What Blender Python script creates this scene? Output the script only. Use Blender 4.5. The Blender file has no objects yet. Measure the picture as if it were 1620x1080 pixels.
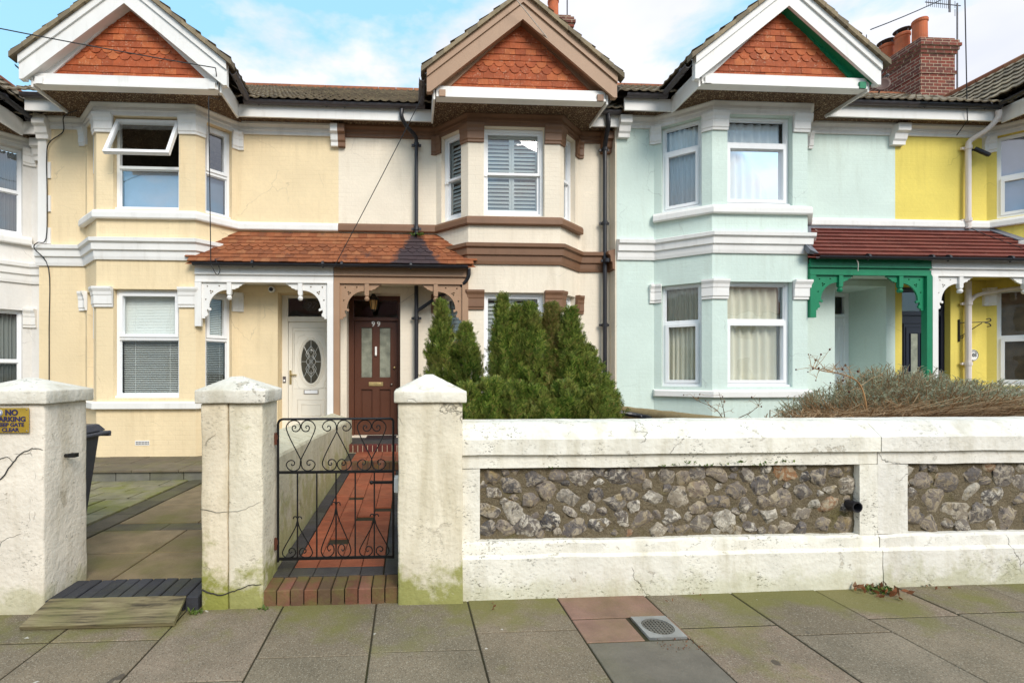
import bpy, bmesh, math, random
from mathutils import Vector, Matrix, noise as mn
R = math.radians
rnd = random.Random(7)
SC = bpy.context.scene
COL = SC.collection

# ------------------------------------------------------------------ camera, world, sun, exposure
cam_d = bpy.data.cameras.new("camera"); cam = bpy.data.objects.new("camera", cam_d); COL.objects.link(cam)
cam_d.sensor_width = 36; cam_d.lens = 740 / 1620 * 36
cam_d.shift_x = (810 - 683.8) / 1620; cam_d.shift_y = 50 / 1620
cam_d.clip_start = 0.05; cam_d.clip_end = 3000
cam.location = (0, 0, 1.45); cam.rotation_euler = (R(90), 0, R(-3))
SC.camera = cam
SUN_EL, SUN_AZ = 38, 158          # azimuth clockwise from +Y (the facade direction): behind the camera, to its right
w = bpy.data.worlds.new("World"); SC.world = w; w.use_nodes = True
nt = w.node_tree; nt.nodes.clear()
def wn(t, **k):
    n = nt.nodes.new(t)
    for a, b in k.items(): setattr(n, a, b)
    return n
sky = wn('ShaderNodeTexSky', sky_type='NISHITA', sun_disc=False, sun_elevation=R(SUN_EL), sun_rotation=R(SUN_AZ), air_density=1.2, dust_density=.6, ozone_density=1.5)
tc = wn('ShaderNodeTexCoord'); mp = wn('ShaderNodeMapping'); mp.inputs['Scale'].default_value = (1, 1, 2.2)
mp.inputs['Location'].default_value = (.35, .1, .2)
n1 = wn('ShaderNodeTexNoise'); n1.inputs['Scale'].default_value = 3.1; n1.inputs['Detail'].default_value = 7; n1.inputs['Roughness'].default_value = .55
cr = wn('ShaderNodeValToRGB'); cr.color_ramp.elements[0].position = .45; cr.color_ramp.elements[1].position = .57
n2 = wn('ShaderNodeTexNoise'); n2.inputs['Scale'].default_value = 2.2; n2.inputs['Detail'].default_value = 5
cc = wn('ShaderNodeValToRGB')
cc.color_ramp.elements[0].position = .35; cc.color_ramp.elements[0].color = (3.1, 3.25, 3.7, 1)
cc.color_ramp.elements[1].position = .62; cc.color_ramp.elements[1].color = (4.1, 4.1, 4.25, 1)
tint = wn('ShaderNodeMixRGB', blend_type='MIX'); tint.inputs[0].default_value = .72; tint.inputs[2].default_value = (1.75, 3.5, 4.75, 1)
mx = wn('ShaderNodeMixRGB')
bg = wn('ShaderNodeBackground'); bg.inputs['Strength'].default_value = 0.1
out = wn('ShaderNodeOutputWorld')
L = nt.links.new
L(tc.outputs['Generated'], mp.inputs[0]); L(mp.outputs[0], n1.inputs['Vector']); L(mp.outputs[0], n2.inputs['Vector'])
L(n1.outputs['Fac'], cr.inputs[0]); L(n2.outputs['Fac'], cc.inputs[0]); L(sky.outputs[0], tint.inputs[1])
L(cr.outputs[0], mx.inputs[0]); L(tint.outputs[0], mx.inputs[1]); L(cc.outputs[0], mx.inputs[2])
L(mx.outputs[0], bg.inputs[0]); L(bg.outputs[0], out.inputs[0])
sd = bpy.data.lights.new("sun", 'SUN'); sd.energy = 1.15; sd.angle = R(28); sd.color = (1, .93, .84)
so = bpy.data.objects.new("sun", sd); COL.objects.link(so)
az, el = R(SUN_AZ), R(SUN_EL)
sdir = Vector((math.sin(az) * math.cos(el), math.cos(az) * math.cos(el), math.sin(el)))
so.rotation_euler = sdir.to_track_quat('Z', 'Y').to_euler(); so.location = sdir * 30
SC.view_settings.view_transform = 'Standard'; SC.view_settings.look = 'None'
SC.view_settings.gamma = 1; SC.view_settings.exposure = 1.43

# ------------------------------------------------------------------ helpers: materials
def lin(v): v /= 255.0; return v / 12.92 if v <= .04045 else ((v + .055) / 1.055) ** 2.4
def c(r, g, b): return (lin(r), lin(g), lin(b), 1)
def mul(a, k): return (a[0] * k, a[1] * k, a[2] * k, 1)
class NG:
    def __init__(s, name):
        s.m = bpy.data.materials.new(name); s.m.use_nodes = True; s.t = s.m.node_tree; s.t.nodes.clear()
        s.o = s.n('ShaderNodeOutputMaterial'); s.p = s.n('ShaderNodeBsdfPrincipled'); s.l(s.p.outputs[0], s.o.inputs[0])
        s.co = s.n('ShaderNodeTexCoord').outputs['Object']
    def n(s, t, **k):
        n = s.t.nodes.new(t)
        for a, b in k.items(): setattr(n, a, b)
        return n
    def l(s, a, b): s.t.links.new(a, b)
    def setv(s, sock, v):
        if hasattr(v, 'links') or isinstance(v, bpy.types.NodeSocket): s.l(v, sock)
        else: sock.default_value = v
    def map(s, scale=(1, 1, 1), loc=(0, 0, 0), rot=(0, 0, 0)):
        n = s.n('ShaderNodeMapping'); n.inputs['Scale'].default_value = scale; n.inputs['Location'].default_value = loc
        n.inputs['Rotation'].default_value = rot; s.l(s.co, n.inputs[0]); return n.outputs[0]
    def noise(s, scale, detail=5, vec=None, rough=.55, dist=0):
        n = s.n('ShaderNodeTexNoise'); n.inputs['Scale'].default_value = scale; n.inputs['Detail'].default_value = detail
        n.inputs['Roughness'].default_value = rough; n.inputs['Distortion'].default_value = dist
        s.l(vec if vec is not None else s.co, n.inputs['Vector']); return n.outputs['Fac']
    def vor(s, scale, feature='F1', vec=None, out='Distance'):
        n = s.n('ShaderNodeTexVoronoi', feature=feature); n.inputs['Scale'].default_value = scale
        s.l(vec if vec is not None else s.co, n.inputs['Vector']); return n.outputs[out]
    def ramp(s, f, *st):
        n = s.n('ShaderNodeValToRGB'); e = n.color_ramp.elements
        while len(e) < len(st): e.new(.5)
        for q, (p, v) in zip(e, st): q.position = p; q.color = v if isinstance(v, tuple) else (v, v, v, 1)
        s.l(f, n.inputs[0]); return n.outputs[0]
    def mix(s, f, a, b, mode='MIX'):
        n = s.n('ShaderNodeMixRGB', blend_type=mode); s.setv(n.inputs[0], f); s.setv(n.inputs[1], a); s.setv(n.inputs[2], b); return n.outputs[0]
    def math(s, op, a, b=0.0, cl=False):
        n = s.n('ShaderNodeMath', operation=op, use_clamp=cl); s.setv(n.inputs[0], a); s.setv(n.inputs[1], b); return n.outputs[0]
    def sep(s, k, vec=None):
        n = s.n('ShaderNodeSeparateXYZ'); s.l(vec if vec is not None else s.co, n.inputs[0]); return n.outputs[k]
    def island(s): return s.n('ShaderNodeNewGeometry').outputs['Random Per Island']
    def bump(s, h, st=.3, d=.01, prev=None):
        n = s.n('ShaderNodeBump'); n.inputs['Strength'].default_value = st; n.inputs['Distance'].default_value = d
        s.l(h, n.inputs['Height'])
        if prev is not None: s.l(prev, n.inputs['Normal'])
        return n.outputs[0]
    def fin(s, col, rough=.6, nrm=None, **k):
        s.setv(s.p.inputs['Base Color'], col); s.setv(s.p.inputs['Roughness'], rough)
        if nrm is not None: s.l(nrm, s.p.inputs['Normal'])
        for a, v in k.items(): s.setv(s.p.inputs[a.replace('_', ' ')], v)
        return s.m
    def dirt_walls(s, col, k=.5, tint_=(.30, .26, .2, 1)):
        st = s.noise(1.0, 6, s.map((5, 5, .7)), .6)
        f = s.math('MULTIPLY', s.ramp(st, (.56, 0.), (.80, 1.)), k)
        return s.mix(f, col, tint_)

def paint_wall(name, rgb, brick=.35, grime=.25, var=.10):
    g = NG(name); base = c(*rgb)
    col = g.mix(g.ramp(g.noise(1.3, 6), (.3, 0.), (.7, 1.)), mul(base, 1 - var), mul(base, 1 + var * .5))
    col = g.mix(g.ramp(g.noise(22, 4), (.4, 0.), (.62, .45)), col, mul(base, .93))
    col = g.dirt_walls(col, grime, (base[0] * .50, base[1] * .45, base[2] * .36, 1))
    sp = g.math('MULTIPLY', g.ramp(g.noise(60, 3), (.70, 0.), (.76, 1.)), g.ramp(g.noise(3.5, 4), (.5, 0.), (.66, 1.)))
    col = g.mix(g.math('MULTIPLY', sp, .6), col, mul(base, .42))
    # brick courses read only as faint relief and thin grime lines under the paint
    cb = g.n('ShaderNodeCombineXYZ'); g.l(g.math('ADD', g.sep(0), g.math('MULTIPLY', g.sep(1), .6)), cb.inputs[0]); g.l(g.sep(2), cb.inputs[1])
    b = g.n('ShaderNodeTexBrick'); b.inputs['Scale'].default_value = 1; b.inputs['Brick Width'].default_value = .225; b.inputs['Row Height'].default_value = .075
    b.inputs['Mortar Size'].default_value = .006; b.inputs['Mortar Smooth'].default_value = .6; g.l(cb.outputs[0], b.inputs['Vector'])
    brf = g.math('MULTIPLY', b.outputs['Fac'], g.ramp(g.noise(1.1, 4), (.38, .1), (.66, 1.)))
    h = g.math('SUBTRACT', g.math('MULTIPLY', g.noise(26, 5), .7), g.math('MULTIPLY', brf, brick * 1.6))
    h = g.math('ADD', h, g.math('MULTIPLY', g.noise(4, 4), .8))
    # dirt washed down below the string course and sills
    z = g.sep(2); band = None
    for z0 in (3.90, 3.25, .88, 5.54):
        mr = g.n('ShaderNodeMapRange'); g.l(z, mr.inputs[0]); mr.inputs[1].default_value = z0 - .55; mr.inputs[2].default_value = z0; mr.inputs[3].default_value = 0; mr.inputs[4].default_value = 1
        q = g.math('MULTIPLY', mr.outputs[0], g.math('LESS_THAN', z, z0 + .2)); band = q if band is None else g.math('MAXIMUM', band, q)
    sk = g.math('MULTIPLY', g.ramp(g.noise(1., 5, g.map((16, 16, .8), (3, 1, 0)), .65), (.50, 0.), (.68, 1.)), band)
    col = g.mix(g.math('MULTIPLY', sk, grime * .55), col, (base[0] * .45, base[1] * .40, base[2] * .32, 1))
    wob = g.n('ShaderNodeMixRGB', blend_type='ADD'); wob.inputs[0].default_value = .3; nz = g.n('ShaderNodeTexNoise'); nz.inputs['Scale'].default_value = 3.5; nz.inputs['Detail'].default_value = 5; g.l(g.co, nz.inputs['Vector']); g.l(g.co, wob.inputs[1]); g.l(nz.outputs['Color'], wob.inputs[2])
    hc = g.math('MULTIPLY', g.ramp(g.vor(1.1, 'DISTANCE_TO_EDGE', wob.outputs[0]), (.002, 1.), (.005, 0.)), g.ramp(g.noise(1.4, 2, g.map((1, 1, 1), (7, 3, 1))), (.56, 0.), (.60, 1.)))
    col = g.mix(g.math('MULTIPLY', hc, .5), col, mul(base, .5))
    pt = g.ramp(g.noise(.9, 3, g.map((1, 1, 1.4), (2, 9, 4)), .5), (.555, 0.), (.565, 1.)); col = g.mix(g.math('MULTIPLY', pt, .35), col, mul(base, .93))
    if brick > .2: col = g.mix(g.math('MULTIPLY', brf, .10), col, mul(base, .55))
    return g.fin(col, .75, g.bump(h, .35, .012), Specular_IOR_Level=.3)
def trim(name, rgb, rough=.5, grime=.22, var=.07):
    g = NG(name); base = c(*rgb)
    col = g.mix(g.ramp(g.noise(2.3, 6), (.3, 0.), (.7, 1.)), mul(base, 1 - var), mul(base, 1 + var * .4))
    st = g.noise(1., 5, g.map((9, 9, 1.6)), .62)
    col = g.mix(g.math('MULTIPLY', g.ramp(st, (.55, 0.), (.78, 1.)), grime), col, (base[0] * .42, base[1] * .38, base[2] * .30, 1))
    fl = g.ramp(g.noise(75, 2), (.73, 0.), (.78, .55))
    col = g.mix(g.math('MULTIPLY', fl, g.ramp(g.noise(4), (.48, 0.), (.62, 1.))), col, mul(base, .4))
    return g.fin(col, rough, g.bump(g.noise(35, 4), .18, .006), Specular_IOR_Level=.35)
def plain(name, rgb, rough=.45, metal=0., var=.15, bs=.1):
    g = NG(name); base = c(*rgb)
    col = g.mix(g.ramp(g.noise(7, 5), (.3, 0.), (.7, 1.)), mul(base, 1 - var), mul(base, 1 + var))
    return g.fin(col, g.ramp(g.noise(14, 4), (.3, rough * .8), (.7, min(1, rough * 1.25))), g.bump(g.noise(60, 3), bs, .004), Metallic=metal)
def tiles(name, stops, lich=0., lcol=(150, 145, 110), rough=.75, soot=0.):
    g = NG(name); col = g.ramp(g.island(), *[(p, c(*v)) for p, v in stops])
    col = g.mix(g.math('MULTIPLY', g.ramp(g.noise(9, 6), (.35, 0.), (.7, 1.)), .45), col, mul(c(*stops[0][1]), .55))
    col = g.mix(g.math('MULTIPLY', g.ramp(g.noise(70, 4), (.55, 0.), (.75, 1.)), .3), col, mul(c(*stops[-1][1]), 1.25))
    if lich:
        lf = g.math('MULTIPLY', g.ramp(g.noise(38, 5), (.56, 0.), (.64, 1.)), g.ramp(g.noise(5, 5), (.42, .1), (.62, 1.)))
        col = g.mix(g.math('MULTIPLY', lf, lich), col, c(*lcol))
    if soot:
        sf = g.math('MULTIPLY', g.ramp(g.noise(3.2, 5, None, .6), (.61, 0.), (.68, .8)), soot)
        # black run-off stain widening down the tiles below the downpipe
        dx = g.math('ABSOLUTE', g.math('SUBTRACT', g.sep(0), .13)); hw_ = g.math('ADD', g.math('MULTIPLY', g.math('SUBTRACT', 3.9, g.sep(2)), .52), .06)
        st = g.ramp(g.math('ADD', g.math('SUBTRACT', dx, hw_), g.math('MULTIPLY', g.noise(9, 5), .3)), (.10, 1.), (.17, 0.))
        sf = g.math('MAXIMUM', sf, g.math('MULTIPLY', st, .92))
        col = g.mix(sf, col, c(52, 48, 54))
    return g.fin(col, rough, g.bump(g.noise(45, 5), .35, .006), Specular_IOR_Level=.3)
def weathered(name, rgb, speck=.6, moss=.8, mz=(.02, .42), peel=.35, crack=.6):
    """painted render outdoors: peeled flecks, hair cracks, algae creeping up from the pavement"""
    g = NG(name); base = c(*rgb)
    col = g.mix(g.ramp(g.noise(3, 6), (.3, 0.), (.7, 1.)), mul(base, .86), mul(base, 1.05))
    col = g.mix(g.math('MULTIPLY', g.ramp(g.noise(1., 7, g.map((7, 7, 1.3)), .62), (.49, 0.), (.70, 1.)), .5), col, (base[0] * .52, base[1] * .48, base[2] * .36, 1))
    big = g.ramp(g.noise(4.2, 6, None, .65), (.49, 0.), (.62, 1.))
    fine = g.ramp(g.noise(58, 5, g.map((.7, .7, 1.6)), .65), (.56, 0.), (.61, 1.))
    col = g.mix(g.math('MULTIPLY', g.math('MULTIPLY', big, fine), speck), col, c(84, 78, 68))
    pl = g.ramp(g.noise(7, 7, g.map((1, 1, 1), (3, 8, 2)), .7, .3), (.63, 0.), (.648, 1.))
    col = g.mix(g.math('MULTIPLY', pl, peel), col, c(168, 156, 134))
    wv = g.n('ShaderNodeMixRGB', blend_type='ADD'); wv.inputs[0].default_value = .22
    nn = g.n('ShaderNodeTexNoise'); nn.inputs['Scale'].default_value = 5; nn.inputs['Detail'].default_value = 6; g.l(g.co, nn.inputs['Vector'])
    g.l(g.co, wv.inputs[1]); g.l(nn.outputs['Color'], wv.inputs[2])
    ed = g.vor(2.1, 'DISTANCE_TO_EDGE', wv.outputs[0])
    ckm = g.math('MULTIPLY', g.ramp(ed, (.0015, 1.), (.006, 0.)), g.ramp(g.noise(2.2, 3, g.map((1, 1, 1), (5, 2, 9))), (.56, 0.), (.62, 1.)))
    col = g.mix(g.math('MULTIPLY', ckm, crack), col, c(70, 62, 50))
    # algae, with an outline of its own
    z = g.sep(2)
    mr = g.n('ShaderNodeMapRange'); g.l(z, mr.inputs[0]); mr.inputs[1].default_value = mz[0]; mr.inputs[2].default_value = mz[1]; mr.inputs[3].default_value = 1; mr.inputs[4].default_value = 0
    al = g.math('MULTIPLY', g.ramp(g.math('ADD', g.noise(6, 7, None, .68), g.math('MULTIPLY', mr.outputs[0], .46)), (.66, 0.), (.84, 1.)), moss)
    col = g.mix(al, col, g.mix(g.noise(18, 4), c(122, 124, 52), c(158, 156, 86)))
    h = g.math('SUBTRACT', g.noise(30, 6), g.math('ADD', g.math('MULTIPLY', pl, .8), g.math('MULTIPLY', ckm, 1.5)))
    h = g.math('ADD', h, g.math('MULTIPLY', g.noise(6, 4), 1.3))
    return g.fin(col, .85, g.bump(h, .55, .012), Specular_IOR_Level=.25)

def glass(name, refl=.16, tint_=(.9, .94, .93, 1), fk=1.3):
    g = NG(name); g.t.nodes.remove(g.p)
    tr = g.n('ShaderNodeBsdfTransparent'); tr.inputs[0].default_value = tint_
    gl = g.n('ShaderNodeBsdfGlossy'); gl.inputs['Roughness'].default_value = .012
    gl.inputs['Color'].default_value = (.95, .97, 1, 1)
    fr = g.n('ShaderNodeFresnel'); fr.inputs[0].default_value = 1.5
    b = g.bump(g.noise(1.7, 2), .14, .02); g.l(b, gl.inputs['Normal'])
    ms = g.n('ShaderNodeMixShader'); g.l(g.math('ADD', g.math('MULTIPLY', fr.outputs[0], fk), refl, True), ms.inputs[0])
    g.l(tr.outputs[0], ms.inputs[1]); g.l(gl.outputs[0], ms.inputs[2]); g.l(ms.outputs[0], g.o.inputs[0]); return g.m
def cloth(name, rgb, trans=.25):
    g = NG(name); base = c(*rgb)
    col = g.mix(g.noise(1., 4, g.map((18, 18, .6))), mul(base, .85), mul(base, 1.08))
    m = g.fin(col, .9); d = g.n('ShaderNodeBsdfTranslucent'); g.l(col, d.inputs[0]); ms = g.n('ShaderNodeMixShader'); ms.inputs[0].default_value = trans
    g.l(g.p.outputs[0], ms.inputs[1]); g.l(d.outputs[0], ms.inputs[2]); g.l(ms.outputs[0], g.o.inputs[0]); return m
def leaf(name, stops, rough=.55, trans=.3):
    g = NG(name); col = g.ramp(g.island(), *[(p, c(*v)) for p, v in stops])
    col = g.mix(g.math('MULTIPLY', g.ramp(g.noise(5, 4), (.35, 0.), (.7, 1.)), .45), col, c(*stops[-1][1]))
    m = g.fin(col, rough, None, Specular_IOR_Level=.35); d = g.n('ShaderNodeBsdfTranslucent'); g.l(col, d.inputs[0]); ms = g.n('ShaderNodeMixShader'); ms.inputs[0].default_value = trans
    g.l(g.p.outputs[0], ms.inputs[1]); g.l(d.outputs[0], ms.inputs[2]); g.l(ms.outputs[0], g.o.inputs[0]); return m

M = {}
M['w97'] = paint_wall('pale yellow painted wall', (237, 215, 175), .3, .3)
M['w99'] = paint_wall('cream painted wall', (238, 225, 204), .3, .3)
M['w101'] = paint_wall('mint painted wall', (211, 226, 216), .18, .22, .07)
M['w103'] = paint_wall('bright yellow painted wall', (229, 208, 104), .18, .3)
M['w95'] = paint_wall('off white painted wall', (226, 222, 216), .2, .3)
M['white'] = trim('white trim paint', (236, 233, 228))
M['brown'] = trim('brown trim paint', (128, 94, 70), .5, .3, .12)
M['barge_brown'] = trim('tan bargeboard paint', (166, 132, 104), .5, .2)
M['green'] = trim('green timber paint', (28, 128, 88), .4, .25, .12)
M['navy'] = trim('dark blue paint', (42, 46, 62), .4, .1)
M['upvc'] = trim('white window plastic', (240, 240, 240), .3, .1, .03)
M['cream_door'] = trim('cream door plastic', (232, 226, 212), .35, .08, .03)
M['brown_door'] = trim('dark brown gloss paint', (92, 58, 44), .3, .12, .1)
M['navy_door'] = trim('dark blue door paint', (30, 32, 46), .3, .05)
M['black'] = plain('black plastic', (34, 33, 38), .4)
M['gutter_grey'] = plain('grey brown gutter plastic', (78, 72, 74), .45)
M['iron'] = plain('black wrought iron', (22, 22, 24), .4, .3)
M['rust'] = plain('rusty iron', (90, 50, 34), .8, .2, .4, .4)
M['brass'] = plain('worn brass', (206, 182, 128), .35, .9)
M['chrome'] = plain('satin chrome', (170, 160, 150), .3, .9)
M['lead'] = plain('lead flashing', (108, 110, 118), .6, .0, .25, .5)
M['mortar'] = plain('pale mortar', (196, 182, 150), .9, 0, .2, .8)
M['cable'] = plain('black cable', (30, 30, 32), .6)
M['cable_white'] = plain('pale cable', (190, 182, 170), .6)
M['dark'] = plain('dark interior', (48, 44, 40), .9)
M['glass'] = glass('window glass', .01)
M['glass_mid'] = glass('window glass mirroring some sky', .10)
M['glass_up'] = glass('window glass facing sky', .14)
M['lead_came'] = plain('silver lead strip', (205, 205, 200), .35, .5)
M['slat'] = trim('white blind slats', (244, 243, 238), .5, .05, .04)
M['curtain_w'] = cloth('white voile', (250, 250, 252), .06)
M['curtain_b'] = cloth('beige curtain', (243, 234, 214), .06)
M['curtain_g'] = cloth('grey patterned curtain', (150, 150, 146), .05)
M['film'] = plain('pale blue window lining', (158, 176, 198), .7, 0, .06)
M['film_brown'] = plain('brown lined curtain', (150, 122, 92), .8, 0, .3)
M['film_lilac'] = plain('lilac blue blind', (166, 172, 200), .7, 0, .06)
M['frosted'] = plain('frosted pattern glass', (138, 140, 124), .22, 0, .35, .5)
M['dark_glass'] = plain('dark leaded glass', (70, 66, 54), .1, 0, .3)
M['tile_hang'] = tiles('orange hung tiles', [(0, (152, 74, 40)), (.35, (170, 84, 46)), (.7, (180, 92, 50)), (1, (190, 108, 62))], .25, (226, 200, 170))
M['tile_porch'] = tiles('orange porch tiles', [(0, (124, 72, 46)), (.3, (144, 84, 52)), (.7, (154, 92, 58)), (1, (160, 106, 70))], .3, (120, 110, 96), .75, .75)
M['tile_brown'] = tiles('red brown interlocking tiles', [(0, (106, 52, 44)), (.5, (118, 60, 50)), (1, (128, 70, 58))], .25, (170, 150, 130))
M['tile_main'] = tiles('lichened concrete roof tiles', [(0, (112, 102, 88)), (.5, (134, 120, 102)), (1, (148, 134, 112))], .85, (178, 168, 128), .9)
M['verge'] = tiles('mossy verge tiles', [(0, (112, 100, 84)), (.5, (146, 132, 108)), (1, (158, 140, 112))], .6, (110, 108, 60), .9)
g = NG('pebbledash'); v_ = g.vor(85, out='Color'); d_ = g.vor(85)
pc_ = g.ramp(g.sep(0, v_), (0, c(70, 50, 36)), (.5, c(104, 76, 52)), (.80, c(136, 106, 74)), (.95, c(214, 190, 150)))
M['pebble'] = g.fin(g.mix(g.ramp(d_, (.3, 0.), (.7, .7)), pc_, c(58, 42, 30)), .9, g.bump(d_, .8, -.012))
M['pebble_dark'] = M['pebble']
M['old_white'] = weathered('weathered white wall paint', (236, 231, 217), .8, .3, (0, .22), .5)
M['pillar_white'] = weathered('weathered white pillar paint', (229, 219, 196), .5, .9, (0, .45), .35)
M['pillar_cream'] = weathered('weathered cream pillar paint', (228, 214, 188), .5, 1., (0, .62), .3)
M['pillar_left'] = weathered('weathered warm white pillar paint', (232, 222, 206), .6, .45, (0, .3), .5, .8)
M['cap'] = weathered('speckled pillar cap', (226, 220, 206), .95, .15, (0, .1), .6)
M['cap_clean'] = weathered('clean pillar cap', (234, 228, 212), .3, .1, (0, .1), .25, .15)
M['wall_fresh'] = weathered('fresher white wall paint', (230, 225, 214), .4, .45, (0, .3), .2)
M['low_wall'] = weathered('grimy rendered wall', (206, 198, 172), .5, .6, (0, .9), .3)

g = NG('paving slabs'); ir = g.island()
base = g.ramp(ir, (0, c(120, 107, 88)), (.35, c(135, 120, 99)), (.6, c(128, 116, 96)), (.85, c(141, 127, 108)), (1, c(146, 125, 106)))
base = g.mix(g.ramp(g.noise(2.4, 6), (.34, 0.), (.68, .6)), base, c(96, 88, 72))
agg = g.vor(210, out='Color')
base = g.mix(g.ramp(g.sep(0, agg), (.78, 0.), (.94, .45)), base, c(172, 162, 142))
base = g.mix(g.ramp(g.sep(1, agg), (.78, 0.), (.94, .5)), base, c(62, 54, 44))
mr = g.n('ShaderNodeMapRange'); g.l(g.sep(1), mr.inputs[0]); mr.inputs[1].default_value = 2.3; mr.inputs[2].default_value = 3.05; mr.inputs[3].default_value = 0; mr.inputs[4].default_value = 1
gr = g.ramp(g.math('ADD', g.noise(1.9, 6, None, .6), g.math('MULTIPLY', mr.outputs[0], .22)), (.57, 0.), (.72, .70))
base = g.mix(gr, base, c(112, 110, 52))
base = g.mix(g.ramp(g.noise(16, 5, None, .7), (.70, 0.), (.76, .45)), base, c(150, 146, 130))
wob = g.n('ShaderNodeMixRGB', blend_type='ADD'); wob.inputs[0].default_value = .12; nz = g.n('ShaderNodeTexNoise'); nz.inputs['Scale'].default_value = 14; g.l(g.co, nz.inputs['Vector']); g.l(g.co, wob.inputs[1]); g.l(nz.outputs['Color'], wob.inputs[2])
for sc_, th_, cl_ in ((2.3, .075, (70, 62, 54)), (3.7, .045, (206, 200, 188)), (5.1, .040, (84, 78, 70)), (6.3, .028, (196, 188, 172))):      # gum, drips and oil spots
    base = g.mix(g.ramp(g.vor(sc_, vec=wob.outputs[0]), (th_ * .75, .75), (th_, 0.)), base, c(*cl_))
M['slab'] = g.fin(base, .85, g.bump(g.math('ADD', g.noise(120, 4), g.math('MULTIPLY', g.noise(9, 5), 1.5)), .5, .006), Specular_IOR_Level=.3)
def slabby(name, cols, green=.5, gcol=(112, 112, 52), sc=1.8):
    g = NG(name); base = g.ramp(g.island(), *[(i / max(1, len(cols) - 1), c(*q)) for i, q in enumerate(cols)])
    base = g.mix(g.ramp(g.noise(6, 6), (.35, 0.), (.7, .55)), base, mul(c(*cols[0]), .55))
    base = g.mix(g.ramp(g.noise(130, 3), (.6, 0.), (.75, .35)), base, mul(c(*cols[-1]), 1.5))
    base = g.mix(g.math('MULTIPLY', g.ramp(g.noise(sc, 6, None, .62), (.46, 0.), (.66, 1.)), green), base, c(*gcol))
    return g.fin(base, .8, g.bump(g.math('ADD', g.noise(50, 5), g.math('MULTIPLY', g.noise(8, 5), 1.4)), .5, .008), Specular_IOR_Level=.3)
M['slab_pink'] = slabby('pink patched slab', [(132, 102, 88), (150, 118, 102)], .3)
M['asphalt'] = slabby('dark asphalt patch', [(112, 105, 93), (120, 112, 99)], .15)
M['joint'] = slabby('mossy joint soil', [(48, 42, 30), (64, 56, 38)], .5, (60, 62, 26), 3)
M['soil'] = slabby('garden soil', [(58, 46, 34), (72, 58, 42)], .3)
M['drive_stone'] = slabby('riven drive paving', [(120, 114, 86), (148, 140, 110), (134, 126, 104)], .95, (122, 122, 56))
M['drive_plain'] = slabby('worn brown drive concrete', [(116, 100, 74), (136, 118, 90)], .7, (100, 96, 50))
M['drive_band'] = slabby('dark band paving', [(78, 72, 60), (92, 84, 70)], .3)
M['blue_brick'] = slabby('blue engineering brick', [(52, 52, 56), (66, 66, 70)], .25, (96, 98, 44))
M['red_brick'] = slabby('mossy red brick', [(92, 72, 50), (132, 78, 62), (104, 82, 54), (150, 98, 82), (88, 74, 54)], .8, (104, 98, 52), 7)
M['dark_red_brick'] = slabby('dark red step brick', [(98, 46, 44), (112, 54, 50)], .1)
M['quarry'] = slabby('red quarry tile', [(150, 80, 54), (172, 98, 68), (160, 88, 60)], .4, (112, 84, 64))
M['dark_tile'] = slabby('charcoal border tile', [(62, 58, 58), (76, 72, 72)], .15)
M['terrace'] = slabby('grey brown terrace stone', [(104, 94, 78), (122, 110, 92)], .3)
M['riser'] = slabby('grey stone block', [(108, 106, 96), (124, 122, 112)], .35)
M['timber'] = None
g = NG('weathered timber'); wv = g.noise(1., 6, g.map((2, 26, 26)), .7, .6)
M['timber'] = g.fin(g.mix(g.ramp(g.noise(4, 5), (.45, 0.), (.7, .55)), g.ramp(wv, (.38, c(62, 54, 38)), (.48, c(112, 100, 72)), (.62, c(138, 126, 94))), c(112, 112, 60)), .85, g.bump(wv, .6, .008))
g = NG('flint stones'); ir = g.island()
core = g.ramp(ir, (0, c(60, 58, 60)), (.16, c(124, 114, 104)), (.30, c(78, 74, 74)), (.42, c(172, 164, 148)), (.54, c(96, 88, 82)), (.62, c(150, 138, 120)), (.68, c(92, 86, 84)), (.955, c(130, 118, 106)), (.985, c(150, 108, 70)))
rind = g.ramp(ir, (0, c(206, 198, 182)), (.3, c(164, 152, 134)), (.5, c(212, 204, 188)), (.75, c(150, 134, 108)), (1, c(176, 162, 136)))
off = g.n('ShaderNodeVectorMath', operation='ADD'); g.l(g.co, off.inputs[0]); cbx = g.n('ShaderNodeCombineXYZ'); g.l(g.math('MULTIPLY', ir, 37.), cbx.inputs[0]); g.l(g.math('MULTIPLY', ir, 91.), cbx.inputs[1]); g.l(cbx.outputs[0], off.inputs[1]); ov = off.outputs[0]
n1_ = g.noise(17, 7, ov, .68, 1.2)
a = g.mix(g.ramp(n1_, (.48, 0.), (.57, .92)), core, rind)
a = g.mix(g.ramp(g.noise(26, 6, ov, .7, .6), (.56, 0.), (.63, .85)), a, c(48, 44, 46))
a = g.mix(g.ramp(g.noise(75, 5, None, .7), (.50, 0.), (.66, .65)), a, c(128, 112, 88))
a = g.mix(g.ramp(g.noise(6, 5), (.60, 0.), (.70, .45)), a, c(150, 124, 50))
M['flint'] = g.fin(a, g.ramp(g.noise(10), (.3, .4), (.7, .85)), g.bump(g.math('ADD', n1_, g.math('MULTIPLY', g.noise(60, 6, None, .7), .6)), .9, .014))
g = NG('flint mortar')
a = g.mix(g.noise(8, 6), c(100, 89, 68), c(136, 121, 94)); a = g.mix(g.ramp(g.noise(5, 5), (.55, 0.), (.72, .7)), a, c(112, 104, 54))
a = g.mix(g.ramp(g.noise(70, 5, None, .7), (.52, 0.), (.68, .7)), a, c(84, 70, 50)); a = g.mix(g.ramp(g.vor(120), (.1, .5), (.3, 0.)), a, c(188, 176, 150))
M['flint_mortar'] = g.fin(a, .95, g.bump(g.math('ADD', g.noise(60, 6, None, .7), g.noise(14, 4)), 1., .025))
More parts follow.
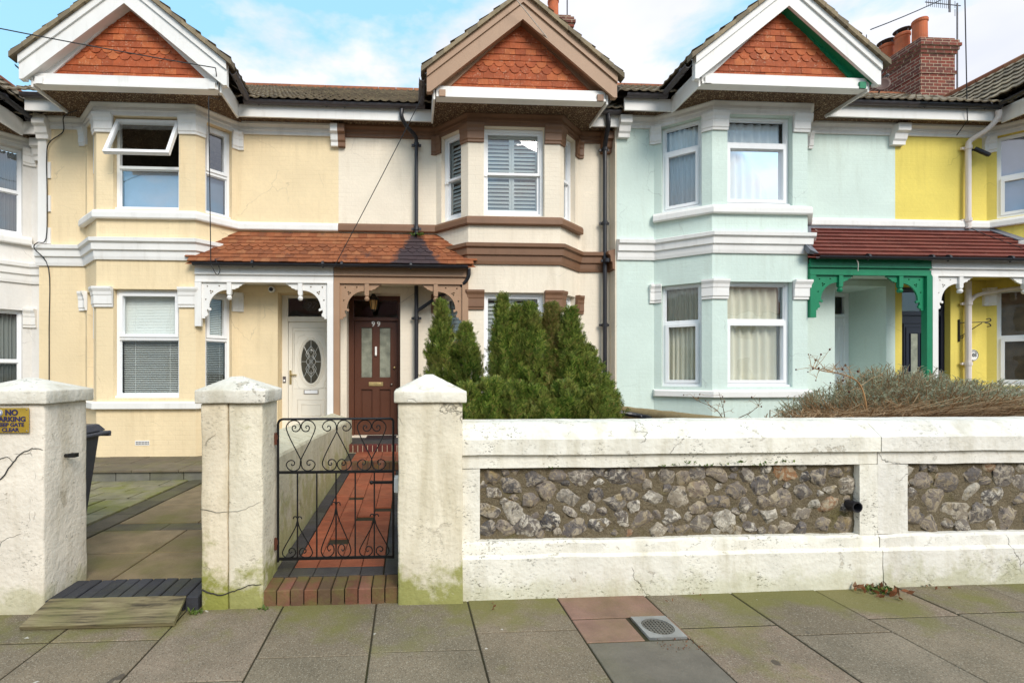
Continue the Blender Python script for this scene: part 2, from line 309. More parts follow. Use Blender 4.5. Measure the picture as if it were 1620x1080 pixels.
M['conifer'] = leaf('conifer foliage', [(0, (58, 86, 28)), (.3, (86, 117, 40)), (.6, (110, 136, 50)), (.85, (160, 172, 76)), (1, (138, 120, 70))])
M['conifer_dry'] = leaf('bronzed conifer foliage', [(0, (76, 98, 38)), (.3, (106, 124, 50)), (.6, (128, 136, 58)), (.85, (156, 142, 82)), (1, (134, 108, 68))])
M['lavender'] = leaf('grey green lavender leaves', [(0, (118, 124, 94)), (.5, (150, 156, 128)), (1, (180, 182, 156))], .7)
M['twig'] = leaf('brown dry twigs', [(0, (124, 96, 66)), (.5, (164, 130, 94)), (1, (188, 158, 120))], .8, 0)
M['bark'] = plain('brown bark', (92, 70, 50), .9, 0, .3, .8)
M['stem'] = plain('tan stem', (164, 124, 80), .8, 0, .2, .4)
M['weed'] = leaf('weed leaves', [(0, (60, 84, 30)), (1, (110, 130, 60))])
M['litter'] = leaf('dry leaf litter', [(0, (96, 60, 38)), (.6, (150, 90, 56)), (1, (120, 96, 70))], .8, .1)
M['dish'] = plain('dark brown dish', (84, 58, 48), .6)
M['bin'] = plain('dark grey bin plastic', (60, 62, 70), .5, 0, .08, .2)
M['sign'] = plain('tarnished brass sign', (176, 146, 52), .5, .3, .18)
M['navy_ink'] = plain('navy lettering', (46, 42, 80), .5)
M['sign_white'] = plain('sign white', (226, 226, 222), .5)
M['blue_ink'] = plain('blue ring', (84, 110, 160), .5)
M['white_num'] = plain('white enamel', (240, 238, 232), .35, 0, .03)
M['pot'] = plain('terracotta chimney pot', (184, 98, 60), .85, 0, .2, .4)
M['chim'] = None
g = NG('chimney brick')
cb = g.n('ShaderNodeCombineXYZ'); g.l(g.math('ADD', g.sep(0), g.sep(1)), cb.inputs[0]); g.l(g.sep(2), cb.inputs[1])
b = g.n('ShaderNodeTexBrick'); b.inputs['Scale'].default_value = 1; b.inputs['Brick Width'].default_value = .225; b.inputs['Row Height'].default_value = .085
b.inputs['Mortar Size'].default_value = .009; b.inputs['Color1'].default_value = c(128, 62, 46); b.inputs['Color2'].default_value = c(82, 50, 42); b.inputs['Mortar'].default_value = c(168, 146, 122)
b.inputs['Bias'].default_value = -.2; g.l(cb.outputs[0], b.inputs['Vector'])
a = g.mix(g.ramp(g.noise(12, 5), (.5, 0.), (.7, .6)), b.outputs['Color'], c(70, 44, 38))
M['chim'] = g.fin(a, .9, g.bump(g.math('SUBTRACT', g.noise(40, 4), b.outputs['Fac']), .6, .012))
M['cover'] = plain('galvanised cover frame', (164, 164, 160), .5, .5, .2, .3)
M['cover_dark'] = plain('iron grating', (118, 114, 104), .7, .3, .3, .4)
M['pvc_pipe'] = trim('cream painted pipe', (226, 214, 206), .45, .2)
M['copper_lamp'] = plain('lamp glass', (206, 160, 90), .3, 0, .1)
M['stone_coping'] = weathered('lichened stone coping', (150, 130, 92), .6, .2, (0, .2), .3)

# ------------------------------------------------------------------ helpers: meshes and objects
def ident(p): return p
class MB:
    def __init__(s, T=None): s.v = []; s.f = []; s.T = T or ident
    def add(s, vs, fs):
        o = len(s.v); s.v += [tuple(s.T(v)) for v in vs]; s.f += [tuple(i + o for i in f) for f in fs]
    def hexa(s, p):   # 8 corners: bottom ring then top ring
        s.add(p, [(0, 3, 2, 1), (4, 5, 6, 7), (0, 1, 5, 4), (1, 2, 6, 5), (2, 3, 7, 6), (3, 0, 4, 7)])
    def box(s, x0, x1, y0, y1, z0, z1): s.hexa([(x0, y0, z0), (x1, y0, z0), (x1, y1, z0), (x0, y1, z0), (x0, y0, z1), (x1, y0, z1), (x1, y1, z1), (x0, y1, z1)])
    def quad(s, a, b, c_, d): s.add([a, b, c_, d], [(0, 1, 2, 3)])
    def bar(s, a, b, wd, ht, up=(0, 0, 1)):
        a = Vector(a); b = Vector(b); d = (b - a).normalized(); up = (0, 1, 0) if abs(d.z) > .95 else up; sd_ = d.cross(Vector(up)).normalized(); u = sd_.cross(d)
        sd_ *= wd / 2; u *= ht / 2
        s.hexa([a - sd_ - u, a + sd_ - u, b + sd_ - u, b - sd_ - u, a - sd_ + u, a + sd_ + u, b + sd_ + u, b - sd_ + u])
    def prism(s, poly, f, d0, d1):   # poly in 2D, f(u, v, d) -> 3D
        n = len(poly)
        s.add([f(u, v, d0) for u, v in poly] + [f(u, v, d1) for u, v in poly],
              [tuple(range(n))[::-1], tuple(range(n, 2 * n))] + [(i, (i + 1) % n, n + (i + 1) % n, n + i) for i in range(n)])
    def tube(s, pts, r, n=8, closed=False, r1=None, cap=True):
        pts = [Vector(p) for p in pts]; m = len(pts); vs = []; fs = []; prev = None
        for i, p in enumerate(pts):
            if closed: t = pts[(i + 1) % m] - pts[i - 1]
            else: t = pts[min(i + 1, m - 1)] - pts[max(i - 1, 0)]
            t.normalize()
            if prev is None: a = t.orthogonal().normalized()
            else:
                a = prev - t * prev.dot(t)
                if a.length < 1e-5: a = t.orthogonal()
                a.normalize()
            prev = a; b = t.cross(a); rr = r if r1 is None else r + (r1 - r) * i / max(1, m - 1)
            vs += [p + (a * math.cos(6.28318 * k / n) + b * math.sin(6.28318 * k / n)) * rr for k in range(n)]
        for i in range(m if closed else m - 1):
            j = (i + 1) % m
            fs += [(i * n + k, i * n + (k + 1) % n, j * n + (k + 1) % n, j * n + k) for k in range(n)]
        if cap and not closed: fs += [tuple(range(n))[::-1], tuple(range((m - 1) * n, m * n))]
        s.add(vs, fs)
    def lathe(s, ctr, prof, n=16):
        vs = []; fs = []; m = len(prof)
        for r, z in prof: vs += [(ctr[0] + r * math.cos(6.28318 * k / n), ctr[1] + r * math.sin(6.28318 * k / n), ctr[2] + z) for k in range(n)]
        for i in range(m - 1): fs += [(i * n + k, i * n + (k + 1) % n, (i + 1) * n + (k + 1) % n, (i + 1) * n + k) for k in range(n)]
        fs += [tuple(range(n))[::-1], tuple(range((m - 1) * n, m * n))]; s.add(vs, fs)
    def ball(s, ctr, r, sx=1, sy=1, sz=1, n=12):
        s.lathe2(ctr, [(r * math.sin(math.pi * i / 8), -r * math.cos(math.pi * i / 8)) for i in range(9)], sx, sy, sz, n)
    def lathe2(s, ctr, prof, sx, sy, sz, n):
        vs = []; fs = []; m = len(prof)
        for r, z in prof: vs += [(ctr[0] + sx * max(r, 1e-4) * math.cos(6.28318 * k / n), ctr[1] + sy * max(r, 1e-4) * math.sin(6.28318 * k / n), ctr[2] + sz * z) for k in range(n)]
        for i in range(m - 1): fs += [(i * n + k, i * n + (k + 1) % n, (i + 1) * n + (k + 1) % n, (i + 1) * n + k) for k in range(n)]
        s.add(vs, fs)
    def sweep(s, path, prof):   # path in xy with the outside on the right-hand side of travel; prof = [(out, z)] closed
        path = [Vector(p) for p in path]; n = len(prof); m = len(path); vs = []; fs = []
        for i, p in enumerate(path):
            ns = []
            if i > 0: d = (p - path[i - 1]).normalized(); ns.append(Vector((d.y, -d.x)))
            if i < m - 1: d = (path[i + 1] - p).normalized(); ns.append(Vector((d.y, -d.x)))
            nn = ns[0] if len(ns) == 1 else (ns[0] + ns[1]) / (1 + ns[0].dot(ns[1]))
            vs += [(p.x + nn.x * o, p.y + nn.y * o, z) for o, z in prof]
        for i in range(m - 1): fs += [(i * n + k, i * n + (k + 1) % n, (i + 1) * n + (k + 1) % n, (i + 1) * n + k) for k in range(n)]
        fs += [tuple(range(n))[::-1], tuple(range((m - 1) * n, m * n))]; s.add(vs, fs)
    def build(s, name, mat, parent=None, smooth=False, bevel=0, seg=2, recalc=True):
        me = bpy.data.meshes.new(name); me.from_pydata(s.v, [], s.f)
        if recalc:
            bm = bmesh.new(); bm.from_mesh(me); bmesh.ops.recalc_face_normals(bm, faces=bm.faces); bm.to_mesh(me); bm.free()
        if smooth:
            for p in me.polygons: p.use_smooth = True
        me.materials.append(mat)
        o = bpy.data.objects.new(name, me); COL.objects.link(o)
        if parent: attach(o, parent)
        if bevel:
            b = o.modifiers.new('bevel', 'BEVEL'); b.width = bevel; b.segments = seg; b.limit_method = 'ANGLE'; b.angle_limit = R(40)
        return o
def world_loc(o):
    v = Vector(o.location)
    while o.parent: o = o.parent; v += Vector(o.location) if o.type == 'EMPTY' else Vector((0, 0, 0))
    return v
def attach(o, parent):
    o.parent = parent
    root = parent
    while root.parent: root = root.parent
    if parent.type == 'EMPTY': o.matrix_parent_inverse = Matrix.Translation(-Vector(parent.location))
def tag(o, label, cat, group=None, kind=None):
    if label: o['label'] = label
    if cat: o['category'] = cat
    if group: o['group'] = group
    if kind: o['kind'] = kind
    return o
def thing(name, label, cat, loc=(0, 0, 0), group=None):
    o = bpy.data.objects.new(name, None); COL.objects.link(o); o.location = loc; o.empty_display_size = .2
    return tag(o, label, cat, group)
def struct(o): o['kind'] = 'structure'; return o
def curve_mesh(name, outlines, depth, f, mat, parent, bevel=0):
    """flat shape with holes, given thickness; f maps local (u, v, d) to the world"""
    cu = bpy.data.curves.new(name, 'CURVE'); cu.dimensions = '2D'; cu.fill_mode = 'BOTH'; cu.extrude = depth / 2
    for ol in outlines:
        sp = cu.splines.new('POLY'); sp.points.add(len(ol) - 1); sp.use_cyclic_u = True
        for p, q in zip(sp.points, ol): p.co = (q[0], q[1], 0, 1)
    return curve_to(name, cu, f, mat, parent)
def curve_to(name, cu, f, mat, parent):
    t = bpy.data.objects.new('tmp', cu); COL.objects.link(t)
    dg = bpy.context.evaluated_depsgraph_get(); dg.update()
    me = bpy.data.meshes.new_from_object(t.evaluated_get(dg)); bpy.data.objects.remove(t)
    for v in me.vertices: v.co = f(v.co.x, v.co.y, v.co.z)
    bm = bmesh.new(); bm.from_mesh(me); bmesh.ops.recalc_face_normals(bm, faces=bm.faces); bm.to_mesh(me); bm.free()
    me.name = name; me.materials.clear(); me.materials.append(mat); o = bpy.data.objects.new(name, me); COL.objects.link(o)
    if parent: attach(o, parent)
    return o
def text(name, body, size, f, mat, parent, depth=.004, bold=0., sx=1.):
    cu = bpy.data.curves.new(name, 'FONT'); cu.body = body; cu.size = size; cu.align_x = 'CENTER'; cu.align_y = 'CENTER'; cu.extrude = depth / 2; cu.offset = bold
    return curve_to(name, cu, lambda u, v, d: f(u * sx, v, d), mat, parent)
def circ(u, v, r, n=10): return [(u + r * math.cos(6.28318 * i / n), v + r * math.sin(6.28318 * i / n)) for i in range(n)]
def catmull(pts, k=6):
    pts = [Vector(p) for p in pts]; P = [2 * pts[0] - pts[1]] + pts + [2 * pts[-1] - pts[-2]]; o = []
    for i in range(1, len(P) - 2):
        for j in range(k):
            t = j / k; a, b, c_, d = P[i - 1:i + 3]
            o.append(.5 * ((2 * b) + (c_ - a) * t + (2 * a - 5 * b + 4 * c_ - d) * t * t + (3 * b - a - 3 * c_ + d) * t ** 3))
    return o + [pts[-1]]
def sag(a, b, s, n=14):
    a = Vector(a); b = Vector(b); return [a.lerp(b, i / n) - Vector((0, 0, s * 4 * (i / n) * (1 - i / n))) for i in range(n + 1)]

# ------------------------------------------------------------------ ground
mb = MB(); mb.quad((-400, -400, -.06), (400, -400, -.06), (400, 400, -.06), (-400, 400, -.06))
struct(mb.build('ground', M['joint']))
mb = MB(); mb.box(-14, 18, -12, -3.2, -.055, -.05); struct(mb.build('road', M['asphalt']))
mb = MB(); mb.box(-14, 18, -3.2, -3.05, -.05, .0); struct(mb.build('kerb', M['riser'], None, bevel=.01))
# pavement: flag rows across the footway, joints every 0.577 m, courses broken at different depths
def gz(x, y): return .006 * x if x > .4 else .0024
slabs = MB(); pinks = MB(); asph = MB()
def slab(mb, x0, x1, y0, y1):
    j = .0052; dz = rnd.uniform(-.0018, .0018); ta = rnd.uniform(-.002, .002); tb = rnd.uniform(-.002, .002)
    x0 += j; x1 -= j; y0 += j; y1 -= j; b = .004
    def P(x, y, top): return (x, y, gz(x, y) + dz + ta * (x - x0) + tb * (y - y0) + (0 if top else -.003))
    ring = lambda k, top: [P(x0 + k, y0 + k, top), P(x1 - k, y0 + k, top), P(x1 - k, y1 - k, top), P(x0 + k, y1 - k, top)]
    base = [(x, y, gz(x, y) - .02) for x, y in ((x0, y0), (x1, y0), (x1, y1), (x0, y1))]
    mb.add(base + ring(0, False) + ring(b, True), [(8, 9, 10, 11)] + [(i, (i + 1) % 4, 4 + (i + 1) % 4, 4 + i) for i in range(4)] + [(4 + i, 4 + (i + 1) % 4, 8 + (i + 1) % 4, 8 + i) for i in range(4)])
pitch = .577; FRONT = 3.3
cuts = {-4: 2.62, -3: 2.62, -2: 2.25, -1: 2.42, 0: 2.44, 1: 2.59, 2: 2.60, 3: 2.57, 4: 2.46, 5: 2.60, 6: 2.62, 7: 2.45, 8: 2.7}
for i in range(-12, 16):
    x0 = .38 + pitch * (i - 1); x1 = x0 + pitch; y1 = FRONT; y = cuts.get(i, 2.4 + rnd.uniform(0, .3))
    if i == 2:      # the patched column with the drain cover
        slab(pinks, x0, x1, 2.70, y1); slab(pinks, x0, x0 + .33, 2.46, 2.70); slab(pinks, x0 + .57, x1, 2.46, 2.70)
        slab(asph, x0, x1, 1.75, 2.46); y = 1.75
    else: slab(slabs, x0, x1, y, y1)
    k = 0
    while y > -3:
        d = [.9, .6, .75, .9][(i * 3 + k) % 4]; slab(slabs, x0, x1, max(y - d, -3.05), y); y -= d; k += 1
mb = MB(); mb.add([(-14, -3.05, -.003), (.4, -3.05, -.003), (.4, 3.35, -.003), (-14, 3.35, -.003), (18, -3.05, .1035), (18, 3.35, .1035)], [(0, 1, 2, 3), (1, 4, 5, 2)]); struct(mb.build('paving_bed', M['joint']))
pav = struct(slabs.build('pavement', M['slab'])); 
o = pinks.build('pavement_patch', M['slab_pink']); struct(o); o = asph.build('asphalt_patch', M['asphalt']); struct(o)

# ------------------------------------------------------------------ houses
def wall_panel(mb, p0, p1, z0, z1, ops, dep=.12):
    p0 = Vector(p0); p1 = Vector(p1); Ln = (p1 - p0).length; d = (p1 - p0) / Ln; n = Vector((d.y, -d.x))
    F = lambda u, w_, z: (p0.x + d.x * u + n.x * w_, p0.y + d.y * u + n.y * w_, z)
    us = sorted({0, Ln} | {q for o in ops for q in o[:2]}); zs = sorted({z0, z1} | {q for o in ops for q in o[2:4]})
    for a, b in zip(us, us[1:]):
        for e, f in zip(zs, zs[1:]):
            if any(o[0] <= (a + b) / 2 <= o[1] and o[2] <= (e + f) / 2 <= o[3] for o in ops): continue
            mb.quad(F(a, 0, e), F(b, 0, e), F(b, 0, f), F(a, 0, f))
    for o in ops:
        dd = o[4] if len(o) > 4 else dep; a, b, e, f = o[:4]
        mb.quad(F(a, 0, e), F(a, 0, f), F(a, -dd, f), F(a, -dd, e)); mb.quad(F(b, 0, e), F(b, 0, f), F(b, -dd, f), F(b, -dd, e))
        mb.quad(F(a, 0, f), F(b, 0, f), F(b, -dd, f), F(a, -dd, f)); mb.quad(F(a, 0, e), F(b, 0, e), F(b, -dd, e), F(a, -dd, e))
def plane_map(p0, p1):
    p0 = Vector(p0); p1 = Vector(p1); d = (p1 - p0).normalized(); n = Vector((d.y, -d.x))
    return lambda u, w_, z: (p0.x + d.x * u + n.x * w_, p0.y + d.y * u + n.y * w_, z)
def frame_boxes(B, u0, u1, z0, z1, w0, w1, fw, fb=None):
    fb = fb or fw
    B(u0, u0 + fw, w0, w1, z0, z1); B(u1 - fw, u1, w0, w1, z0, z1); B(u0 + fw, u1 - fw, w0, w1, z1 - fw, z1); B(u0 + fw, u1 - fw, w0, w1, z0, z0 + fb)
def window(T, root, p0, p1, u0, u1, z0, z1, style, zs, treat, rec=.09, gl='glass', wmat='upvc', label=None, opened=False):
    G = plane_map(p0, p1); F = lambda p: T(G(*p))
    mb = MB(F); B = lambda a, b, w0, w1, e, f: mb.box(a, b, w0, w1, e, f)
    e = .002
    u0 += e; u1 -= e; z0 += e; z1 -= e
    pm = MB(F)
    if style == 'sash':
        frame_boxes(B, u0, u1, z0, z1, -rec - .09, -rec, .045, .06)
        frame_boxes(B, u0 + .045, u1 - .045, zs - .02, z1 - .045, -rec - .05, -rec - .015, .04)      # upper sash, in front
        frame_boxes(B, u0 + .045, u1 - .045, z0 + .06, zs + .018, -rec - .088, -rec - .053, .042, .075)
        ins = u0 + .08, u1 - .08
        pm.quad((ins[0], -rec - .035, zs), (ins[1], -rec - .035, zs), (ins[1], -rec - .035, z1 - .07), (ins[0], -rec - .035, z1 - .07))
        pm.quad((ins[0], -rec - .07, z0 + .1), (ins[1], -rec - .07, z0 + .1), (ins[1], -rec - .07, zs), (ins[0], -rec - .07, zs))
        B(u0 + .045 - .02, u0 + .07, -rec - .02, -rec + .02, zs - .06, zs - .03)
    else:
        frame_boxes(B, u0, u1, z0, z1, -rec - .07, -rec, .045, .06)
        B(u0 + .045, u1 - .045, -rec - .07, -rec, zs - .022, zs + .022)
        panes = []
        top = (u0 + .045, u1 - .045, zs + .022, z1 - .045); bot = (u0 + .045, u1 - .045, z0 + .06, zs - .022)
        for q, has in ((top, style in ('vent', 'both') and not opened), (bot, style in ('low', 'both'))):
            if q is top and opened: continue
            if has:
                frame_boxes(B, q[0] + .002, q[1] - .002, q[2] + .002, q[3] - .002, -rec - .06, -rec + .018, .05)
                q = (q[0] + .05, q[1] - .05, q[2] + .05, q[3] - .05)
            else:   # glazing bead
                frame_boxes(B, q[0] + .001, q[1] - .001, q[2] + .001, q[3] - .001, -rec - .05, -rec - .02, .014)
            panes.append(q)
        for q in panes: pm.quad((q[0], -rec - .04, q[2]), (q[1], -rec - .04, q[2]), (q[1], -rec - .04, q[3]), (q[0], -rec - .04, q[3]))
        B(u0 - .0, u1, -rec, -rec + .05, z0, z0 + .035)
    fr = mb.build('window', M[wmat], root)
    if label: fr['label'] = label
    pm.build('pane', M[gl], fr)
    if opened:     # top-hung casement swung outwards, hinged along its head
        a, b, e0, f0 = top; an = R(27); h = f0 - e0 + .02
        H = lambda p: T(G(p[0], -rec + .02 + math.sin(an) * p[2] + math.cos(an) * p[1], f0 + .01 - math.cos(an) * p[2] + math.sin(an) * p[1]))
        sb = MB(H); S = lambda a_, b_, w0, w1, e_, f_: sb.box(a_, b_, w0, w1, e_, f_)
        frame_boxes(S, a - .03, b + .03, 0, h + .03, -.03, .03, .055)
        sa = sb.build('open_casement', M[wmat], fr); sa['label'] = 'top light swung open outwards'
        sp = MB(H); sp.quad((a + .02, 0, .05), (b - .02, 0, .05), (b - .02, 0, h - .02), (a + .02, 0, h - .02)); sp.build('casement_pane', M['glass_up'], fr)
    tw = -rec - .12
    a, b = u0 + .05, u1 - .05
    def slats(mb, e0, f0, step, dep, ang, a, b):
        z = e0 + step
        while z < f0 - .01:
            dy = math.cos(ang) * dep / 2; dzz = math.sin(ang) * dep / 2; t = .0022
            mb.hexa([(a, tw - dy, z + dzz - t), (b, tw - dy, z + dzz - t), (b, tw + dy, z - dzz - t), (a, tw + dy, z - dzz - t),
                     (a, tw - dy, z + dzz + t), (b, tw - dy, z + dzz + t), (b, tw + dy, z - dzz + t), (a, tw + dy, z - dzz + t)])
            z += step
    if treat.startswith('venetian'):
        k = MB(F)
        slats(k, zs, z1 - .04, .025 if 'closed' in treat else .030, .029, R(70 if 'closed' in treat else 38), a, b); slats(k, z0 + .05, zs, .030, .027, R(16), a, b)
        for q in (.2, .8): k.box(a + (b - a) * q - .002, a + (b - a) * q + .002, tw + .012, tw + .014, z0 + .05, z1 - .04)
        k.box(a, b, tw - .02, tw + .02, z1 - .09, z1 - .05)
        k.build('blind', M['slat'], fr)
    elif treat == 'shutter':
        mid = (a + b) / 2; nl = 2 if (b - a) > .55 else 1
        spans = [(a, mid - .002), (mid + .002, b)] if nl == 2 else [(a, b)]
        for q0, q1 in spans:
            k = MB(F); Bk = lambda a_, b_, w0, w1, e_, f_: k.box(a_, b_, w0, w1, e_, f_)
            frame_boxes(Bk, q0, q1, z0 + .05, z1 - .06, tw - .015, tw + .013, .042)
            k.box(q0 + .042, q1 - .042, tw - .014, tw + .012, zs - .035, zs + .035)
            for e0, f0 in ((z0 + .1, zs - .035), (zs + .035, z1 - .1)): slats(k, e0, f0,   .066, .076, R(54), q0 + .042, q1 - .042)
            k.build('shutter', M['slat'], fr)
    elif treat.startswith('curtain'):
        mt = {'w': 'curtain_w', 'b': 'curtain_b', 'g': 'curtain_g'}[treat[8]]
        parts = [(a, b)] if len(treat) < 10 else {'L': [(a, a + (b - a) * .5)], 'R': [(a + (b - a) * .4, b)], 'S': [(a, a + (b - a) * .26), (a + (b - a) * .62, b)]}[treat[9]]
        for q0, q1 in parts:
            k = MB(F); n = 44; rows = []; ph = rnd.random() * 6
            for z, am in ((z0 + .03, 1), ((z0 + z1) / 2, .8), (z1 - .04, .55)):
                rows.append([(q0 + (q1 - q0) * i / n, tw - .005 + .034 * am * math.sin(i * .95 + ph + .5 * math.sin(i * .4)), z) for i in range(n + 1)])
            m_ = n + 1; k.add(sum(rows, []), [(r_ * m_ + i, r_ * m_ + i + 1, (r_ + 1) * m_ + i + 1, (r_ + 1) * m_ + i) for r_ in range(2) for i in range(n)])
            k.build('curtain', M[mt], fr, smooth=True)
    elif treat.startswith('film'):
        k = MB(F); k.box(a, b, tw - .003, tw, z0 + .04, zs - .03 if treat == 'film' else z1 - .04); k.build('blind', M[treat], fr)
    return fr
def tile(mb, O, U, V, N, u, v, w_, h, scallop, th=.012):
    jig = rnd.uniform(-.004, .004); lift = .016 + rnd.uniform(-.002, .004); rot = rnd.uniform(-.012, .012)
    a = w_ / 2 - .0015
    if scallop: poly = [(-a, h)] + [(-a, .055), (-a * .86, .05)] + [(-a * .8 * math.cos(math.pi * i / 8), .042 - .042 * math.sin(math.pi * i / 8)) for i in range(9)] + [(a * .86, .05), (a, .055), (a, h)]
    else: poly = [(-a, h), (-a, 0), (a, 0), (a, h)]
    def f(p, q, d): 
        p2 = p - rot * q; q2 = q + rot * p
        return O + U * (u + p2) + V * (v + q2 + jig) + N * (lift * (1 - q / h) + .004 + d)
    mb.prism(poly, f, 0, th)
def pantiles(mb, O, U, V, nu, rows, tw_=.30, ga=.31, amp=.020, lift=.032):
    N = U.cross(V).normalized()
    if N.z < 0: N = -N
    for r_ in range(rows):
        for i in range(nu):
            vs = []; k = 6; jl = rnd.uniform(0, .008)
            for q in range(k + 1):
                u = (i + q / k) * tw_; hh = amp * max(0, math.cos(q / k * 6.28318 * 2)) ** .8 if True else 0
                vs += [O + U * u + V * (r_ * ga) + N * (lift + jl + hh - .022), O + U * u + V * (r_ * ga) + N * (lift + jl + hh), O + U * u + V * ((r_ + 1) * ga + .03) + N * (hh * .9 + jl)]
            mb.add(vs, [(3 * q, 3 * q + 3, 3 * q + 4, 3 * q + 1) for q in range(k)] + [(3 * q + 1, 3 * q + 4, 3 * q + 5, 3 * q + 2) for q in range(k)])
def half_gutter(mb, a, b, r, n=8):
    a = Vector(a); b = Vector(b); d = (b - a).normalized(); s_ = d.cross(Vector((0, 0, 1))).normalized(); vs = []
    for p in (a, b):
        for rr in (r, r - .006): vs += [p + s_ * rr * math.cos(math.pi + math.pi * i / n) + Vector((0, 0, rr * math.sin(math.pi + math.pi * i / n))) for i in range(n + 1)]
    m = n + 1; fs = []
    for i in range(n): fs += [(i, i + 1, 2 * m + i + 1, 2 * m + i), (m + i, m + i + 1, 3 * m + i + 1, 3 * m + i), (i, i + 1, m + i + 1, m + i), (2 * m + i, 2 * m + i + 1, 3 * m + i + 1, 3 * m + i)]
    fs += [(0, m, 3 * m, 2 * m), (n, m + n, 3 * m + n, 2 * m + n)]
    mb.add(vs, fs)
    Ln = (b - a).length; t = .15       # union clips and brackets
    while t < Ln:
        p = a + d * t; mb.tube([p - d * .018, p + d * .018], r + .003, 10); mb.box(p.x - .009, p.x + .009, p.y - .009, p.y + .009, p.z - r - .014, p.z - r + .01); t += 1.1

BR_A = [(0, 0), (.40, 0), (.40, -.115)] + [(.40 - .29 * math.sin(math.pi / 2 * i / 8), -.115 - .29 * (1 - math.cos(math.pi / 2 * i / 8))) for i in range(1, 9)] \
     + [(.135, -.405), (.145, -.425), (.135, -.45), (.105, -.44), (.085, -.425), (.075, -.455), (.085, -.485), (.10, -.50), (.09, -.535), (.055, -.545), (.05, -.575), (0, -.575)]
BR_H = [circ(.085, -.06, .013), circ(.27, -.055, .013), circ(.06, -.27, .013), circ(.135, -.135, .014), circ(.165, -.145, .014), circ(.142, -.168, .014)]
BR_B = [(0, 0), (.20, 0), (.20, -.018), (.165, -.024), (.15, -.045), (.12, -.055), (.105, -.08), (.06, -.09), (.05, -.105), (0, -.105)]

